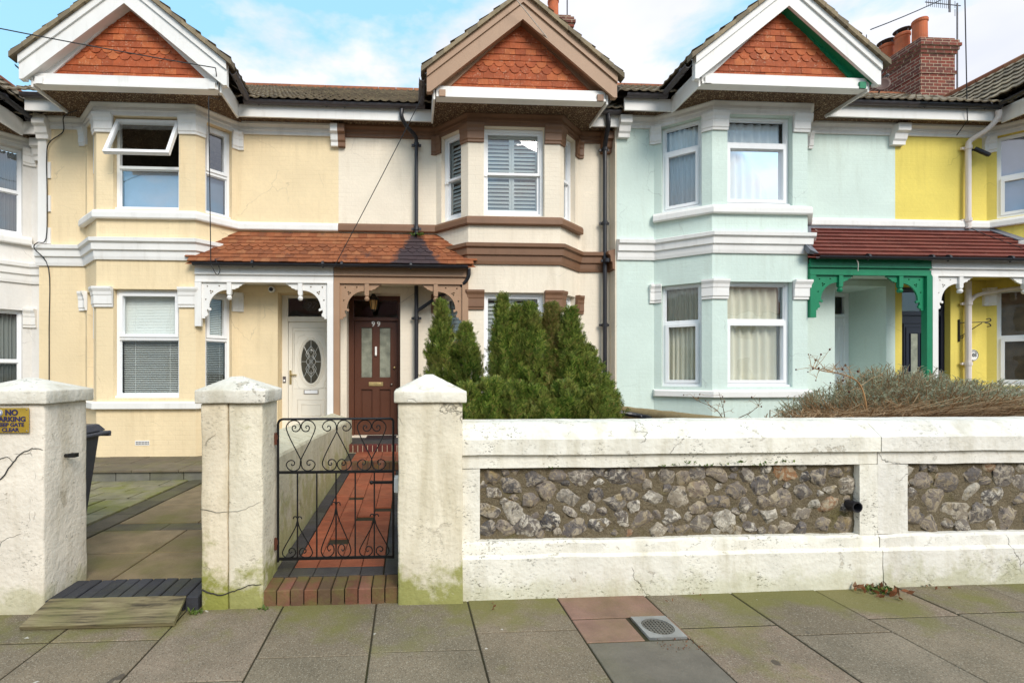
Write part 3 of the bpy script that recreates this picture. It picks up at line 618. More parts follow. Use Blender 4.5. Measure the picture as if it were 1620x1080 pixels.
def house(name, label, pc, s, W, B, dz, hw, bay, mats, wins, door=None, porch=None, eave_gutter='gutter_grey', floor=.33, ext=None):
    T = lambda p: (pc + s * p[0], p[1], p[2] + dz)
    j0, f0, f1, j1 = bay; bc = (f0 + f1) / 2; gy = B - .57
    root = thing(name, label, 'house', (pc + s * hw / 2, W, 0))
    K = lambda k: M[mats[k]]
    lowz = (1.05, 2.79); upz = (4.06, 5.54)
    pts = [(0, W), (j0, W), (f0, B), (f1, B), (j1, W), (hw, W)]
    L1 = math.hypot(f0 - j0, W - B); L3 = math.hypot(j1 - f1, W - B)
    fo = (.26, f1 - f0 - .26)
    op = {1: (.12, L1 - .15), 2: fo, 3: (.15, L3 - .12)}
    mb = MB(T)
    for i in range(5):
        ops = []
        if i in op: ops = [(op[i][0], op[i][1]) + lowz, (op[i][0], op[i][1]) + upz]
        if i == 0 and door: ops = [(door['x0'], door['x1'], floor - dz, 2.84, door['rec'])]
        wall_panel(mb, pts[i], pts[i + 1], -.2, 5.8, ops)
    mb.quad((0, W, -.2), (0, W + 8, -.2), (0, W + 8, 5.8), (0, W, 5.8)); mb.quad((hw, W, -.2), (hw, W + 8, -.2), (hw, W + 8, 5.8), (hw, W, 5.8))
    mb.quad((0, W + 8, -.2), (hw, W + 8, -.2), (hw, W + 8, 5.8), (0, W + 8, 5.8))
    wl = mb.build('wall', K('wall'), root, recalc=False)
    tr = K('trim')
    # mouldings
    mb = MB(T); mb.sweep(pts, [(-.01, 5.545), (.03, 5.545), (.03, 5.60), (.045, 5.615), (.045, 5.66), (.085, 5.70), (.085, 5.735), (-.01, 5.735)]); mb.build('cornice', tr, root)
    mb = MB(T); mb.sweep([(.0, W)] + pts[1:4] + [(j1 + .02, W - .02)], [(-.01, 3.90), (.06, 3.90), (.07, 3.915), (.07, 3.99), (.05, 4.03), (-.01, 4.055)]); mb.build('upper_sill', tr, root)
    mb = MB(T); bp = [(j0 + .12, W - .12 * (W - B) / (f0 - j0))] + pts[2:5] + [(hw + (.03 if s < 0 and pc < 0 else 0), W)]
    mb.sweep(bp, [(-.01, 3.25), (.03, 3.25), (.04, 3.30), (.045, 3.385), (.075, 3.40), (.08, 3.50), (.115, 3.525), (.12, 3.58), (-.01, 3.62)]); mb.build('string_course', tr, root)
    mb = MB(T); mb.sweep([(j0 - .02, W)] + pts[1:5] + [(j1 + .02, W)], [(-.01, .88), (.065, .88), (.07, .89), (.07, .975), (.05, .985), (-.01, 1.0)]); mb.build('lower_sill', tr, root)
    def onf(i, u): a = Vector(pts[i]); b = Vector(pts[i + 1]); return a + (b - a).normalized() * u
    for zb, zt in ((2.50, 2.82), (5.27, 5.56)):
        h = zt - zb; prof = [(-.01, zb), (.028, zb), (.03, zb + .035), (.042, zb + .05), (.042, zb + h * .55), (.05, zb + h * .6), (.055, zb + h * .75), (.078, zb + h * .9), (.078, zt), (-.01, zt)]
        for path in ([(j0 - .09, W), (j0, W), onf(1, .12)], [onf(1, L1 - .15), (f0, B), (f0 + .26, B)], [(f1 - .26, B), (f1, B), onf(3, .15)], [onf(3, L3 - .12), (j1, W), (j1 + .09, W)]):
            mb = MB(T); mb.sweep(path, prof); mb.build('capital', tr, root)
    cb = [(W, 5.36), (W - .07, 5.36), (W - .075, 5.42), (W - .10, 5.45), (W - .12, 5.54), (W - .17, 5.57), (W - .175, 5.695), (W, 5.695)]
    for x0, x1 in ((.0, .12), (hw - .2, hw)):
        mb = MB(T); mb.prism(cb, lambda y, z, d: (d, y, z), x0, x1); mb.build('corbel', tr, root)
    # eaves
    pe = K('soffit') if 'soffit' in mats else M['pebble']
    for args in ((0, hw, W - .27, W + .02, 5.738, 5.76), (bc - 1.345, bc + 1.345, gy + .07, W + .02, 5.715, 5.7375)):
        mb = MB(T); mb.box(*args); mb.build('soffit', pe, root)
    fa = K('fascia') if 'fascia' in mats else M['white']
    fl_ = [(0, bc - 1.36, W - .30, W - .27, 5.70, 5.90), (bc + 1.36, hw, W - .30, W - .27, 5.70, 5.90)] + [(bc + sg * 1.36 - .014, bc + sg * 1.36 + .014, gy + .065, W - .302, 5.665, 5.93) for sg in (-1, 1)]
    for args in fl_: mb = MB(T); mb.box(*args); mb.build('fascia', fa, root)
    for a_, b_, r_ in [((0, W - .36, 5.93), (bc - 1.48, W - .36, 5.93), .056), ((bc + 1.48, W - .36, 5.93), (hw, W - .36, 5.93), .056)] + [((bc + sg * 1.545, gy + .05, 5.985), (bc + sg * 1.545, W - .33, 5.945), .052) for sg in (-1, 1)]:
        mb = MB(T); half_gutter(mb, a_, b_, r_); mb.build('gutter', M[eave_gutter], root)
    # main roof
    rf = MB(T); sl = .644; q = math.sqrt(1 + sl * sl); V = Vector((0, 1 / q, sl / q))
    pantiles(rf, Vector((0, W - .44, 5.92)), Vector((1, 0, 0)), V, int(round(hw / .3)) + 1, 17)
    ry, rz = W - .44 + 17 * .31 / q, 5.92 + 17 * .31 * sl / q
    rf.quad((0, ry, rz), (hw, ry, rz), (hw, W + 8.2, 5.8), (0, W + 8.2, 5.8))
    rf.quad((0, W - .28, 5.90), (hw, W - .28, 5.90), (hw, ry, rz - .06), (0, ry, rz - .06))
    # gable roof
    Lr = W + 1.9 - (gy - .07)
    gr_ = .8; qq = math.sqrt(1 + gr_ * gr_); az_ = 7.30
    for sg in (-1, 1):
        Vg = Vector((-sg / qq, 0, gr_ / qq)); O = Vector((bc + sg * 1.53, gy - .07, az_ - .8 * 1.53)); nrow = 7
        pantiles(rf, O, Vector((0, 1, 0)), Vg, int(Lr / .3), nrow, .30, 1.53 * qq / nrow, .016, .035)
    roof = rf.build('roof', K('roof') if 'roof' in mats else M['tile_main'], root, recalc=False)
    rt = MB(T); x = 0                   # red ridge tiles
    while x < hw: rt.tube([(x, ry, rz - .03), (min(x + .44, hw), ry, rz - .03)], .11, 10); x += .45
    rt.build('ridge_tiles', M['tile_porch'], roof); rt = MB(T); y = gy - .07
    while y < W + 1.6: rt.tube([(bc, y, az_ - .02), (bc, y + .44, az_ - .02)], .10, 10); y += .45
    rt.build('ridge_tiles', M['tile_porch'], roof)
    # verge: tile ends bedded in mortar above the bargeboard, stepping down the slope
    for sg in (-1, 1):
        vg = MB(T)
        n = 9
        for i in range(n):
            a = 1.54 * i / n; b = 1.54 * (i + 1) / n + .03
            za = az_ - .8 * a; zb = az_ - .8 * b - .012; y0 = gy - .085 - rnd.uniform(0, .008); y1 = gy + .05
            th = .05
            vg.hexa([(bc + sg * a, y0, za - th), (bc + sg * b, y0, zb - th + .012), (bc + sg * b, y1, zb - th + .012), (bc + sg * a, y1, za - th),
                     (bc + sg * a, y0, za + .012), (bc + sg * b, y0, zb + .045), (bc + sg * b, y1, zb + .045), (bc + sg * a, y1, za + .012)])
        vg.build('verge', K('verge') if 'verge' in mats else M['verge'], roof)
    # gable front
    ba = K('barge')
    for sg in (-1, 1):
        mb = MB(T)
        P1 = [(0, 7.25), (1.48, 6.066), (1.48, 5.73), (1.43, 5.73), (0, 6.89)]
        mb.prism(P1, lambda u, v, d: (bc + sg * u, d, v), gy - .02, gy + .02)
        mb.prism([(0, 7.25), (1.48, 6.066), (1.48, 5.95), (0, 7.135)], lambda u, v, d: (bc + sg * u, d, v), gy - .045, gy - .0202)
        mb.prism([(1.40, 6.13), (1.48, 6.066), (1.48, 5.73), (1.40, 5.73)], lambda u, v, d: (bc + sg * u, d, v), gy + .0202, gy + .06)
        mb.build('bargeboard', ba, root)
    ins = K('inside') if 'inside' in mats else ba
    ty = gy + .17
    for sg in (-1, 1):
        # boarded soffit of the verge, raking board on the tile face and purlin end
        mb = MB(T)
        mb.prism([(0, 6.93), (1.41, 5.802), (1.41, 5.776), (0, 6.904)], lambda u, v, d: (bc + sg * u, d, v), gy + .0205, ty - .02)
        mb.prism([(0, 7.16), (1.38, 6.056), (1.36, 5.88), (1.14, 5.88), (0, 6.955)], lambda u, v, d: (bc + sg * u, d, v), ty - .05, ty - .0195)
        mb.box(bc + sg * 1.24 - .05, bc + sg * 1.24 + .05, gy + .03, gy + .058, 5.70, 5.80)
        mb.build('verge_soffit', ins if sg * s > 0 else ba, root)
    mb = MB(T); mb.box(bc - 1.33, bc + 1.33, gy + .06, ty + .03, 5.70, 5.87); mb.box(bc - 1.33, bc + 1.33, gy + .045, gy + .0598, 5.70, 5.735); mb.build('tie_beam', fa, root)
    mb = MB(T)
    mb.add([(bc - 1.36, ty, 5.86), (bc + 1.36, ty, 5.86), (bc + 1.36, ty, 6.04), (bc, ty, 7.13), (bc - 1.36, ty, 6.04)], [(0, 1, 2, 3, 4)])
    U = Vector((1, 0, 0)); V = Vector((0, 0, 1)); N = Vector((0, -1, 0)); ga = .097; tw_ = .168
    for r_ in range(12):
        z = 5.868 + r_ * ga; wd = min(1.3, (7.06 - z) / .83)
        n = int(wd / tw_) + 2
        for i in range(-n, n + 1):
            u = (i + .5 * (r_ % 2)) * tw_
            if abs(u) < wd: tile(mb, Vector((bc, ty, z)), U, V, N, u, 0, tw_, .17, r_ in (3, 4), .012)
    mb.build('hung_tiles', K('hung') if 'hung' in mats else M['tile_hang'], root)
    # windows
    for (i, fl), (style, treat) in wins.items():
        z0, z1 = lowz if fl == 'low' else upz
        zs = z0 + (z1 - z0) * (mats.get('split', {'up': .5, 'low': .5})[fl])
        window(T, root, pts[i], pts[i + 1], op[i][0], op[i][1], z0, z1, 'vent' if style == 'open' else style, zs, treat, gl=mats.get('glass', 'glass_up') if fl == 'up' else 'glass', opened=style == 'open')
    if porch: build_porch(T, root, W, B, j0, f0, porch)
    return root, T

def build_porch(T, root, W, B, j0, f0, pr):
    zt, ze = 3.85, 3.20; ye = B - .13; yw = W - .01
    mb = MB(T); run = math.hypot(yw - ye, zt - ze); V = Vector((0, yw - ye, zt - ze)).normalized(); N = Vector((0, -(zt - ze), yw - ye)).normalized(); U = Vector((1, 0, 0))
    O = Vector((0, ye, ze))
    def edge(v): y = ye + V.y * v; return f0 + (j0 - f0) * max(0, min(1, (y - B) / (W - B))) - .005 + (.12 if y < B else .12)
    mb.add([(0, ye, ze - .03), (edge(0), ye, ze - .03), (edge(run) - .1, yw, zt - .03), (0, yw, zt - .03)], [(0, 1, 2, 3)])
    if pr['tiles'] == 'plain':
        ga = run / 8.3; tw_ = .142
        for r_ in range(8):
            v = r_ * ga; n = int(3 / tw_)
            for i in range(n):
                u = (i + .5 + .5 * (r_ % 2)) * tw_ - (tw_ / 2 if r_ % 2 else 0) * 0
                if u + tw_ / 2 < edge(v + .05) + .03: tile(mb, O, U, V, N, u, v, tw_, ga + .06, r_ in (3, 4), .013)
            if r_ % 2: tile(mb, O, U, V, N, tw_ / 4, v, tw_ / 2, ga + .06, False, .013)
        pm = M['tile_porch']
    else:
        ga = run / 7.6; tw_ = .36
        for r_ in range(8):
            v = r_ * ga
            u0 = -.0
            while u0 < edge(v) - .10:
                u1 = min(u0 + tw_ * (.5 if (r_ % 2 and u0 == 0) else 1), edge(v) - .09)
                mb.hexa([O + U * u0 + V * v + N * .004, O + U * (u1 - .002) + V * v + N * .004, O + U * (u1 - .002) + V * (v + ga) + N * .0, O + U * u0 + V * (v + ga) + N * .0,
                         O + U * u0 + V * v + N * .040, O + U * (u1 - .002) + V * v + N * .040, O + U * (u1 - .002) + V * (v + ga) + N * .012, O + U * u0 + V * (v + ga) + N * .012])
                u0 = u1
        pm = M['tile_brown']
    p = mb.build('porch_roof', pm, root)
    if pr['tiles'] != 'plain':
        fl = MB(T)      # lead flashings
        a, b = edge(0), edge(run)
        for k in range(4):
            v0, v1 = run * k / 4, run * (k + 1) / 4
            e0, e1 = edge(v0), edge(v1)
            fl.hexa([O + U * (e0 - .16) + V * v0 + N * .028, O + U * (e0 + .01) + V * v0 + N * .028, O + U * (e1 + .01) + V * v1 + N * .028, O + U * (e1 - .16) + V * v1 + N * .028,
                     O + U * (e0 - .16) + V * v0 + N * .046, O + U * (e0 + .01) + V * v0 + N * .10, O + U * (e1 + .01) + V * v1 + N * .10, O + U * (e1 - .16) + V * v1 + N * .046])
        fl.box(0, b, W - .06, W + .0, zt - .03, zt + .035); fl.build('flashing', M['lead'], p)
    g_ = MB(T); half_gutter(g_, (0, ye - .035, ze - .015), (f0 + .03 - .06, ye - .035, ze - .015), .048); g_.build('porch_gutter', M['black'], p)
    mt = M[pr['mat']]; x1 = f0 - .005; yf = B - .02
    mb = MB(T); mb.box(.004, x1, yf - .03, yf, 3.03, 3.165); mb.box(.004, x1, yf - .022, yf + .02, 2.925, 3.0); mb.box(.004, x1, yf - .034, yf + .02, 2.905, 2.9248); mb.box(.004, x1, yf - .040, yf - .0302, 3.03, 3.045); mb.box(.004, x1, yf + .0, yf + .02, 3.0002, 3.0298)
    mb.box(.004, x1, yf + .0, yf + .05, 3.03, 3.10); mb.build('porch_fascia', mt, p)
    mb = MB(T); cl = [(.02, yf + .04), (x1, yf + .04), (j0 - .02, W - .03), (.02, W - .03)]
    mb.add([(x, y, 2.96) for x, y in cl] + [(x, y, 2.98) for x, y in cl], [(0, 1, 2, 3), (4, 5, 6, 7), (0, 1, 5, 4), (1, 2, 6, 5), (2, 3, 7, 6), (3, 0, 4, 7)]); mb.build('porch_ceiling', M[pr['ceil']], p)
    # brackets, pendants, post
    for sg, xb in ((1, .10), (-1, x1 - .10)):
        f = lambda u, v, d, sg=sg, xb=xb: T((xb + sg * u, yf + .014 + d, 2.903 + v))
        b_ = curve_mesh('bracket', [BR_A] + BR_H, .026, f, mt, p)
        f2 = lambda u, v, d, sg=sg, xb=xb: T((xb + sg * (.47 + u), yf + .014 + d, 2.903 + v))
        curve_mesh('small_bracket', [BR_B], .026, f2, mt, p)
        pn = MB(T); pn.box(xb + sg * .40 if sg > 0 else xb - .47, xb + .47 if sg > 0 else xb - .40, yf - .028, yf + .028, 2.72, 2.903)
        xp = xb + sg * .435
        pn.lathe((xp, yf, 2.62), [(.004, 0), (.028, .008), (.04, .03), (.042, .048), (.03, .07), (.022, .078), (.036, .084), (.036, .10)], 14); pn.build('pendant', mt, p)
        if sg < 0:
            w2 = MB(T); w2.box(x1 - .10, x1, yf - .03, yf + .03, 2.20, 2.903); w2.build('wall_post', mt, p)
    po = MB(T); po.box(.002, .10, yf - .045, yf + .045, pr['post_z'], 2.903); po.build('post', mt, p)
BAY = (1.70, 2.20, 3.74, 4.24)
wset = lambda a, b, c_, d, e, f: {(1, 'low'): a, (2, 'low'): b, (3, 'low'): c_, (1, 'up'): d, (2, 'up'): e, (3, 'up'): f}
h97, T97 = house('terraced_house', 'pale yellow house with white trim, cream oval-glass front door and an upstairs window swung open', -1.2, -1, 8.2, 7.7, 0, 4.99, BAY,
    dict(wall='w97', trim='white', fascia='white', barge='white', hung='tile_hang', split=dict(up=.475, low=.55)),
    wset(('vent', 'venetian'), ('vent', 'venetian_closed'), ('vent', 'venetian_open'), ('vent', 'film'), ('open', 'film'), ('vent', 'film')),
    dict(x0=.10, x1=1.04, rec=.36), dict(tiles='plain', mat='white', ceil='white', post_z=.75))
h99, T99 = house('terraced_house', 'cream house with brown trim, brown bargeboards, white shutters and a brown panelled door', -1.2, 1, 8.2, 7.7, 0, 4.84, BAY,
    dict(wall='w99', trim='brown', fascia='white', barge='barge_brown', inside='brown', hung='tile_hang', glass='glass_mid'),
    wset(('sash', 'shutter'), ('sash', 'shutter'), ('sash', 'shutter'), ('sash', 'shutter'), ('sash', 'shutter'), ('sash', 'shutter')),
    dict(x0=.14, x1=1.07, rec=.38), dict(tiles='plain', mat='barge_brown', ceil='w99', post_z=.75))
h101, T101 = house('terraced_house', 'mint green house with white trim, curtained bay windows and a green timber porch', 8.77, -1, 7.98, 7.44, .17, 5.13, (1.66, 2.13, 3.77, 4.46),
    dict(wall='w101', trim='white', fascia='white', barge='white', inside='green', hung='tile_hang', split=dict(up=.70, low=.63), glass='glass'),
    wset(('both', 'curtain_b'), ('low', 'curtain_b'), ('low', 'curtain_b'), ('both', 'curtain_w'), ('low', 'curtain_w'), ('low', 'curtain_w')),
    dict(x0=.17, x1=1.14, rec=.78), dict(tiles='inter', mat='green', ceil='w101', post_z=.5))
h103, T103 = house('terraced_house', 'bright yellow house with white trim, white drainpipe and a dark blue door', 8.77, 1, 7.98, 7.44, .17, 5.13, (1.76, 2.25, 3.77, 4.30),
    dict(wall='w103', trim='white', fascia='white', barge='white', hung='tile_hang'),
    wset(('low', 'film_brown'), ('low', 'film_brown'), ('low', 'film_brown'), ('low', 'film_lilac'), ('low', 'film_lilac'), ('low', 'film_lilac')),
    dict(x0=.13, x1=1.06, rec=.16), dict(tiles='inter', mat='white', ceil='w103', post_z=.5), eave_gutter='black')
h95, T95 = house('terraced_house', 'off white house with navy bargeboard and patterned curtains beside the pale yellow house', -10.72, 1, 8.42, 7.92, -.27, 4.53, (1.70, 2.20, 3.72, 4.24),
    dict(wall='w95', trim='white', fascia='white', barge='navy', hung='tile_hang'),
    wset(('vent', 'curtain_g'), ('vent', 'curtain_g'), ('plain', 'curtain_g'), ('vent', 'curtain_g'), ('vent', 'curtain_g'), ('plain', 'curtain_g')), eave_gutter='black')

# side return where the mint house steps forward, painted with the cream house
mb = MB(); mb.box(3.615, 3.6385, 7.982, 8.22, -.1, 5.74); mb.build('return_wall', M['w99'], h99)
mb = MB(); mb.sweep([(3.60, 8.2), (3.612, 7.985)], [(-.01, 3.25), (.04, 3.27), (.045, 3.385), (.075, 3.40), (.08, 3.50), (.115, 3.525), (.12, 3.58), (-.01, 3.62)]); mb.build('string_course', M['brown'], h99)
# white corner strip with toothed edges on the pale yellow house
mb = MB(); mb.box(-6.188, -6.05, 8.17, 8.21, 3.62, 5.36)
for z in (3.62, 4.16, 4.72): mb.box(-6.048, -5.99, 8.175, 8.21, z, z + .27)
mb.build('corner_strip', M['white'], h97)
# air brick and plinth crack
mb = MB(); mb.box(-4.34, -4.12, 7.692, 7.71, .30, .375)
ab = mb.build('air_brick', M['white'], h97)
mb = MB()
for i in range(9):
    for k in range(2): mb.box(-4.325 + i * .023, -4.312 + i * .023, 7.690, 7.6915, .315 + k * .026, .333 + k * .026)
mb.build('vent_holes', M['dark'], ab)

# ---------------------------------------------------------------- doors
def ring_rect(mb, x0, x1, z0, z1, y, r): mb.tube([(x0, y, z0), (x1, y, z0), (x1, y, z1), (x0, y, z1)], r, 6, closed=True)
# cream door with an oval leaded light
Y = 8.50
fr = MB(); 
for a, b in ((-2.24, -2.135), (-1.32, -1.24)): fr.box(a, b, Y - .03, Y + .06, .33, 2.84)
fr.box(-2.135, -1.32, Y - .03, Y + .06, 2.79, 2.84); fr.box(-2.135, -1.32, Y - .03, Y + .06, 2.37, 2.46)
df = fr.build('door_frame', M['cream_door'], h97, bevel=.006)
mb = MB(); mb.quad((-2.135, Y + .01, 2.46), (-1.32, Y + .01, 2.46), (-1.32, Y + .01, 2.79), (-2.135, Y + .01, 2.79)); fl97 = mb.build('fanlight', M['glass'], df)
mb = MB(); mb.box(-2.13, -1.325, Y, Y + .045, .335, 2.367); d97 = mb.build('door', M['cream_door'], h97)
mb = MB(); cx, cz, rw, rh = -1.73, 1.655, .175, .385; yy = Y - .001
for k, r in ((1.30, .010), (1.14, .013)): mb.tube([(cx + rw * k * math.cos(t * .157), yy, cz + (rh + rw * (k - 1)) * math.sin(t * .157)) for t in range(40)], r, 6, True)
for x0, x1, z0, z1 in ((-2.03, -1.43, 1.18, 2.20), (-1.97, -1.49, .62, .98), (-1.90, -1.56, .69, .89), (-2.06, -1.40, .45, 2.26)): ring_rect(mb, x0, x1, z0, z1, yy, .008)
for sx in (-1, 1):
    for sz in (-1, 1): mb.tube(catmull([(cx + sx * .29, yy, cz + sz * .30), (cx + sx * .24, yy, cz + sz * .36), (cx + sx * .22, yy, cz + sz * .45), (cx + sx * .12, yy, cz + sz * .49)]), .006, 6)
mb.build('moulding', M['cream_door'], d97, smooth=True)
mb = MB(); mb.prism([(cx + rw * math.cos(t * .157), cz + rh * math.sin(t * .157)) for t in range(40)], lambda u, v, d: (u, d, v), Y - .012, Y - .004)
og = mb.build('oval_glass', M['dark_glass'], d97)
mb = MB(); yl = Y - .014
def E_(a, k=1.): return (cx + rw * k * math.cos(a), yl, cz + rh * k * math.sin(a))
for a in range(0, 8): mb.tube([E_(a * math.pi / 4, .30 if a % 2 else .42), E_(a * math.pi / 4, .98)], .0045, 5)
for k in (-1, 1):
    mb.tube(catmull([(cx, yl, cz + .28), (cx + k * .09, yl, cz + .13), (cx - k * .0, yl, cz), (cx - k * .09, yl, cz - .13), (cx, yl, cz - .28)]), .005, 5)
    mb.tube(catmull([(cx, yl, cz + .22), (cx + k * .05, yl, cz + .17), (cx + k * .03, yl, cz + .10), (cx + k * .085, yl, cz), (cx + k * .03, yl, cz - .10), (cx + k * .05, yl, cz - .17), (cx, yl, cz - .22)]), .005, 5)
for z, a in ((0, .035), (.075, .03), (-.075, .03)): mb.tube([(cx, yl, cz + z + a), (cx + a, yl, cz + z), (cx, yl, cz + z - a), (cx - a, yl, cz + z)], .004, 5, True)
mb.build('leading', M['lead_came'], og)
mb = MB(); mb.box(-1.86, -1.60, Y - .012, Y, 1.075, 1.15); lb = mb.build('letterbox', M['chrome'], d97, bevel=.003)
mb = MB(); mb.box(-1.845, -1.615, Y - .016, Y - .0121, 1.085, 1.14); mb.build('letterbox_flap', M['upvc'], lb)
mb = MB(); mb.box(-2.115, -2.075, Y - .012, Y, 1.25, 1.50); mb.bar((-2.095, Y - .03, 1.42), (-1.98, Y - .035, 1.42), .02, .02); mb.bar((-2.095, Y, 1.42), (-2.095, Y - .035, 1.42), .018, .018); mb.build('handle', M['brass'], d97, bevel=.003)
mb = MB(); mb.box(-2.22, -2.17, Y - .045, Y - .0302, 1.28, 1.39); bp_ = mb.build('doorbell', M['gutter_grey'], df); 
mb = MB(); mb.box(-2.21, -2.18, Y - .048, Y - .0452, 1.30, 1.335); mb.build('push', M['upvc'], bp_)
# 97 in an oval wreath on the fanlight
nb = MB(); nb.prism([(-1.72 + .16 * math.cos(t * .21), 2.66 + .105 * math.sin(t * .21)) for t in range(30)], lambda u, v, d: (u, d, v), Y - .002, Y + .004)
npl = nb.build('number_plate', M['dark_glass'], df)
nb = MB(); nb.tube([(-1.72 + .15 * math.cos(t * .21), Y - .004, 2.66 + .095 * math.sin(t * .21)) for t in range(30)], .004, 5, True); nb.build('plate_ring', M['iron'], npl)
text('number', '97', .17, lambda u, v, d: (-1.72 + u + .25 * v, Y - .006 + d, 2.66 + v), M['gutter_grey'], npl, .004, .002)

# brown four-panel door with two frosted lights
Y = 8.52
fr = MB()
for a, b in ((-1.06, -.965), (-.185, -.13)): fr.box(a, b, Y - .04, Y + .06, .33, 2.84)
fr.box(-.965, -.185, Y - .04, Y + .06, 2.76, 2.84); fr.box(-.965, -.185, Y - .04, Y + .06, 2.39, 2.46)
df = fr.build('door_frame', M['brown_door'], h99, bevel=.006)
mb = MB(); mb.quad((-.965, Y + .01, 2.46), (-.185, Y + .01, 2.46), (-.185, Y + .01, 2.76), (-.965, Y + .01, 2.76)); mb.build('fanlight', M['glass'], df)
x0, x1 = -.96, -.19; mid = (x0 + x1) / 2
mb = MB()
for a, b in ((x0, x0 + .11), (mid - .055, mid + .055), (x1 - .11, x1)): mb.box(a, b, Y, Y + .045, .34, 2.385)
for a, b in ((x0 + .11, mid - .055), (mid + .055, x1 - .11)):
    for z0, z1 in ((.34, .60), (1.16, 1.37), (2.28, 2.385)): mb.box(a, b, Y, Y + .045, z0, z1)
    mb.box(a, b, Y + .022, Y + .035, .60, 1.16); mb.box(a + .035, b - .035, Y + .010, Y + .0219, .64, 1.12)
    for z0, z1 in ((.60, 1.16), (1.37, 2.28)): ring_rect(mb, a + .006, b - .006, z0 + .006, z1 - .006, Y + .004, .009)
d99 = mb.build('door', M['brown_door'], h99)
for a, b in ((x0 + .11, mid - .055), (mid + .055, x1 - .11)):
    mb = MB(); mb.box(a, b, Y + .018, Y + .024, 1.37, 2.28); mb.build('frosted_light', M['frosted'], d99)
mb = MB(); mb.box(mid - .13, mid + .13, Y - .010, Y, 1.215, 1.285); lb = mb.build('letterbox', M['brass'], d99, bevel=.006)
mb = MB(); mb.box(mid - .10, mid + .10, Y - .014, Y - .0102, 1.228, 1.268); mb.build('letterbox_flap', M['brass'], lb, bevel=.002)
for x, z, r in ((x1 - .05, 1.55, .024), (x1 - .10, 1.245, .022)):
    mb = MB(); mb.ball((x, Y - .025, z), r); mb.tube([(x, Y, z), (x, Y - .02, z)], .012); mb.build('lock' if z > 1.4 else 'handle', M['brass'] if z > 1.4 else M['chrome'], d99, smooth=True)
mb = MB(); mb.box(mid - .018, mid + .018, Y - .016, Y, 1.76, 1.93); mb.ball((mid, Y - .02, 1.78), .02); mb.build('knocker', M['white_num'], d99, bevel=.004)
text('number', '9 9', .13, lambda u, v, d: (mid + u, Y - .006 + d, 2.335 + v), M['white_num'], d99, .01, .003, .95)
# white door deep in the mint recess, plus navy door
mb = MB(); x0, x1 = 7.63, 8.60; Y = 8.74
for a, b in ((x0, x0 + .09), (x1 - .09, x1)): mb.box(a, b, Y - .05, Y + .03, .33, 3.01)
mb.box(x0 + .09, x1 - .09, Y - .05, Y + .03, 2.94, 3.01); mb.box(x0 + .09, x1 - .09, Y - .05, Y + .03, 2.52, 2.60)
df = mb.build('door_frame', M['upvc'], h101, bevel=.006)
mb = MB(); mb.quad((x0 + .09, Y, 2.6), (x1 - .09, Y, 2.6), (x1 - .09, Y, 2.94), (x0 + .09, Y, 2.94)); mb.build('fanlight', M['glass'], df)
mb = MB(); mb.box(x0 + .092, x1 - .092, Y - .02, Y + .02, .34, 2.518)
for z0, z1 in ((.5, 1.2), (1.4, 2.35)):
    for a, b in ((x0 + .17, x0 + .45), (x0 + .53, x1 - .17)): ring_rect(mb, a, b, z0, z1, Y - .022, .01)
dd = mb.build('door', M['upvc'], h101)
mb = MB(); mb.box(x0 + .12, x0 + .15, Y - .06, Y - .022, 1.3, 1.5); mb.build('handle', M['chrome'], dd)
x0, x1 = 8.90, 9.83; Y = 8.10
mb = MB()
for a, b in ((x0, x0 + .07), (x1 - .07, x1)): mb.box(a, b, Y - .03, Y + .05, .33, 3.01)
mb.box(x0 + .07, x1 - .07, Y - .03, Y + .05, 2.93, 3.01); mb.box(x0 + .07, x1 - .07, Y - .03, Y + .05, 2.50, 2.58)
df = mb.build('door_frame', M['navy_door'], h103, bevel=.006)
mb = MB(); mb.quad((x0 + .07, Y, 2.58), (x1 - .07, Y, 2.58), (x1 - .07, Y, 2.93), (x0 + .07, Y, 2.93)); mb.build('fanlight', M['glass'], df)
mb = MB(); mb.box(x0 + .072, x1 - .072, Y, Y + .04, .34, 2.498)
for a, b, z0, z1, r in ((9.06, 9.67, .55, 2.36, .016), (9.11, 9.62, .62, 2.29, .010), (9.19, 9.34, .75, 2.18, .012), (9.40, 9.55, .75, 2.18, .012)): ring_rect(mb, a, b, z0, z1, Y - .002, r)
dd = mb.build('door', M['navy_door'], h103)
for a, b in ((9.20, 9.33), (9.41, 9.54)):
    mb = MB(); mb.box(a, b, Y - .006, Y - .001, .76, 2.17); mb.build('door_light', M['frosted'], dd)
mb = MB(); mb.box(9.70, 9.73, Y - .05, Y, 1.25, 1.5); mb.build('handle', M['chrome'], dd)
# porch floors, thresholds
mb = MB(); mb.box(-2.35, -1.26, 7.4, 8.55, -.05, .328); mb.build('porch_floor', M['terrace'], h97)
mb = MB(); mb.box(-1.0, .10, 7.36, 8.56, -.05, .328); pf = mb.build('porch_floor', M['dark_tile'], h99)
mb = MB(); mb.box(6.9, 8.70, 7.0, 8.80, -.05, .328); mb.build('porch_floor', M['terrace'], h101)
mb = MB(); mb.box(8.80, 10.3, 7.0, 8.20, -.05, .328); mb.build('porch_floor', M['terrace'], h103)

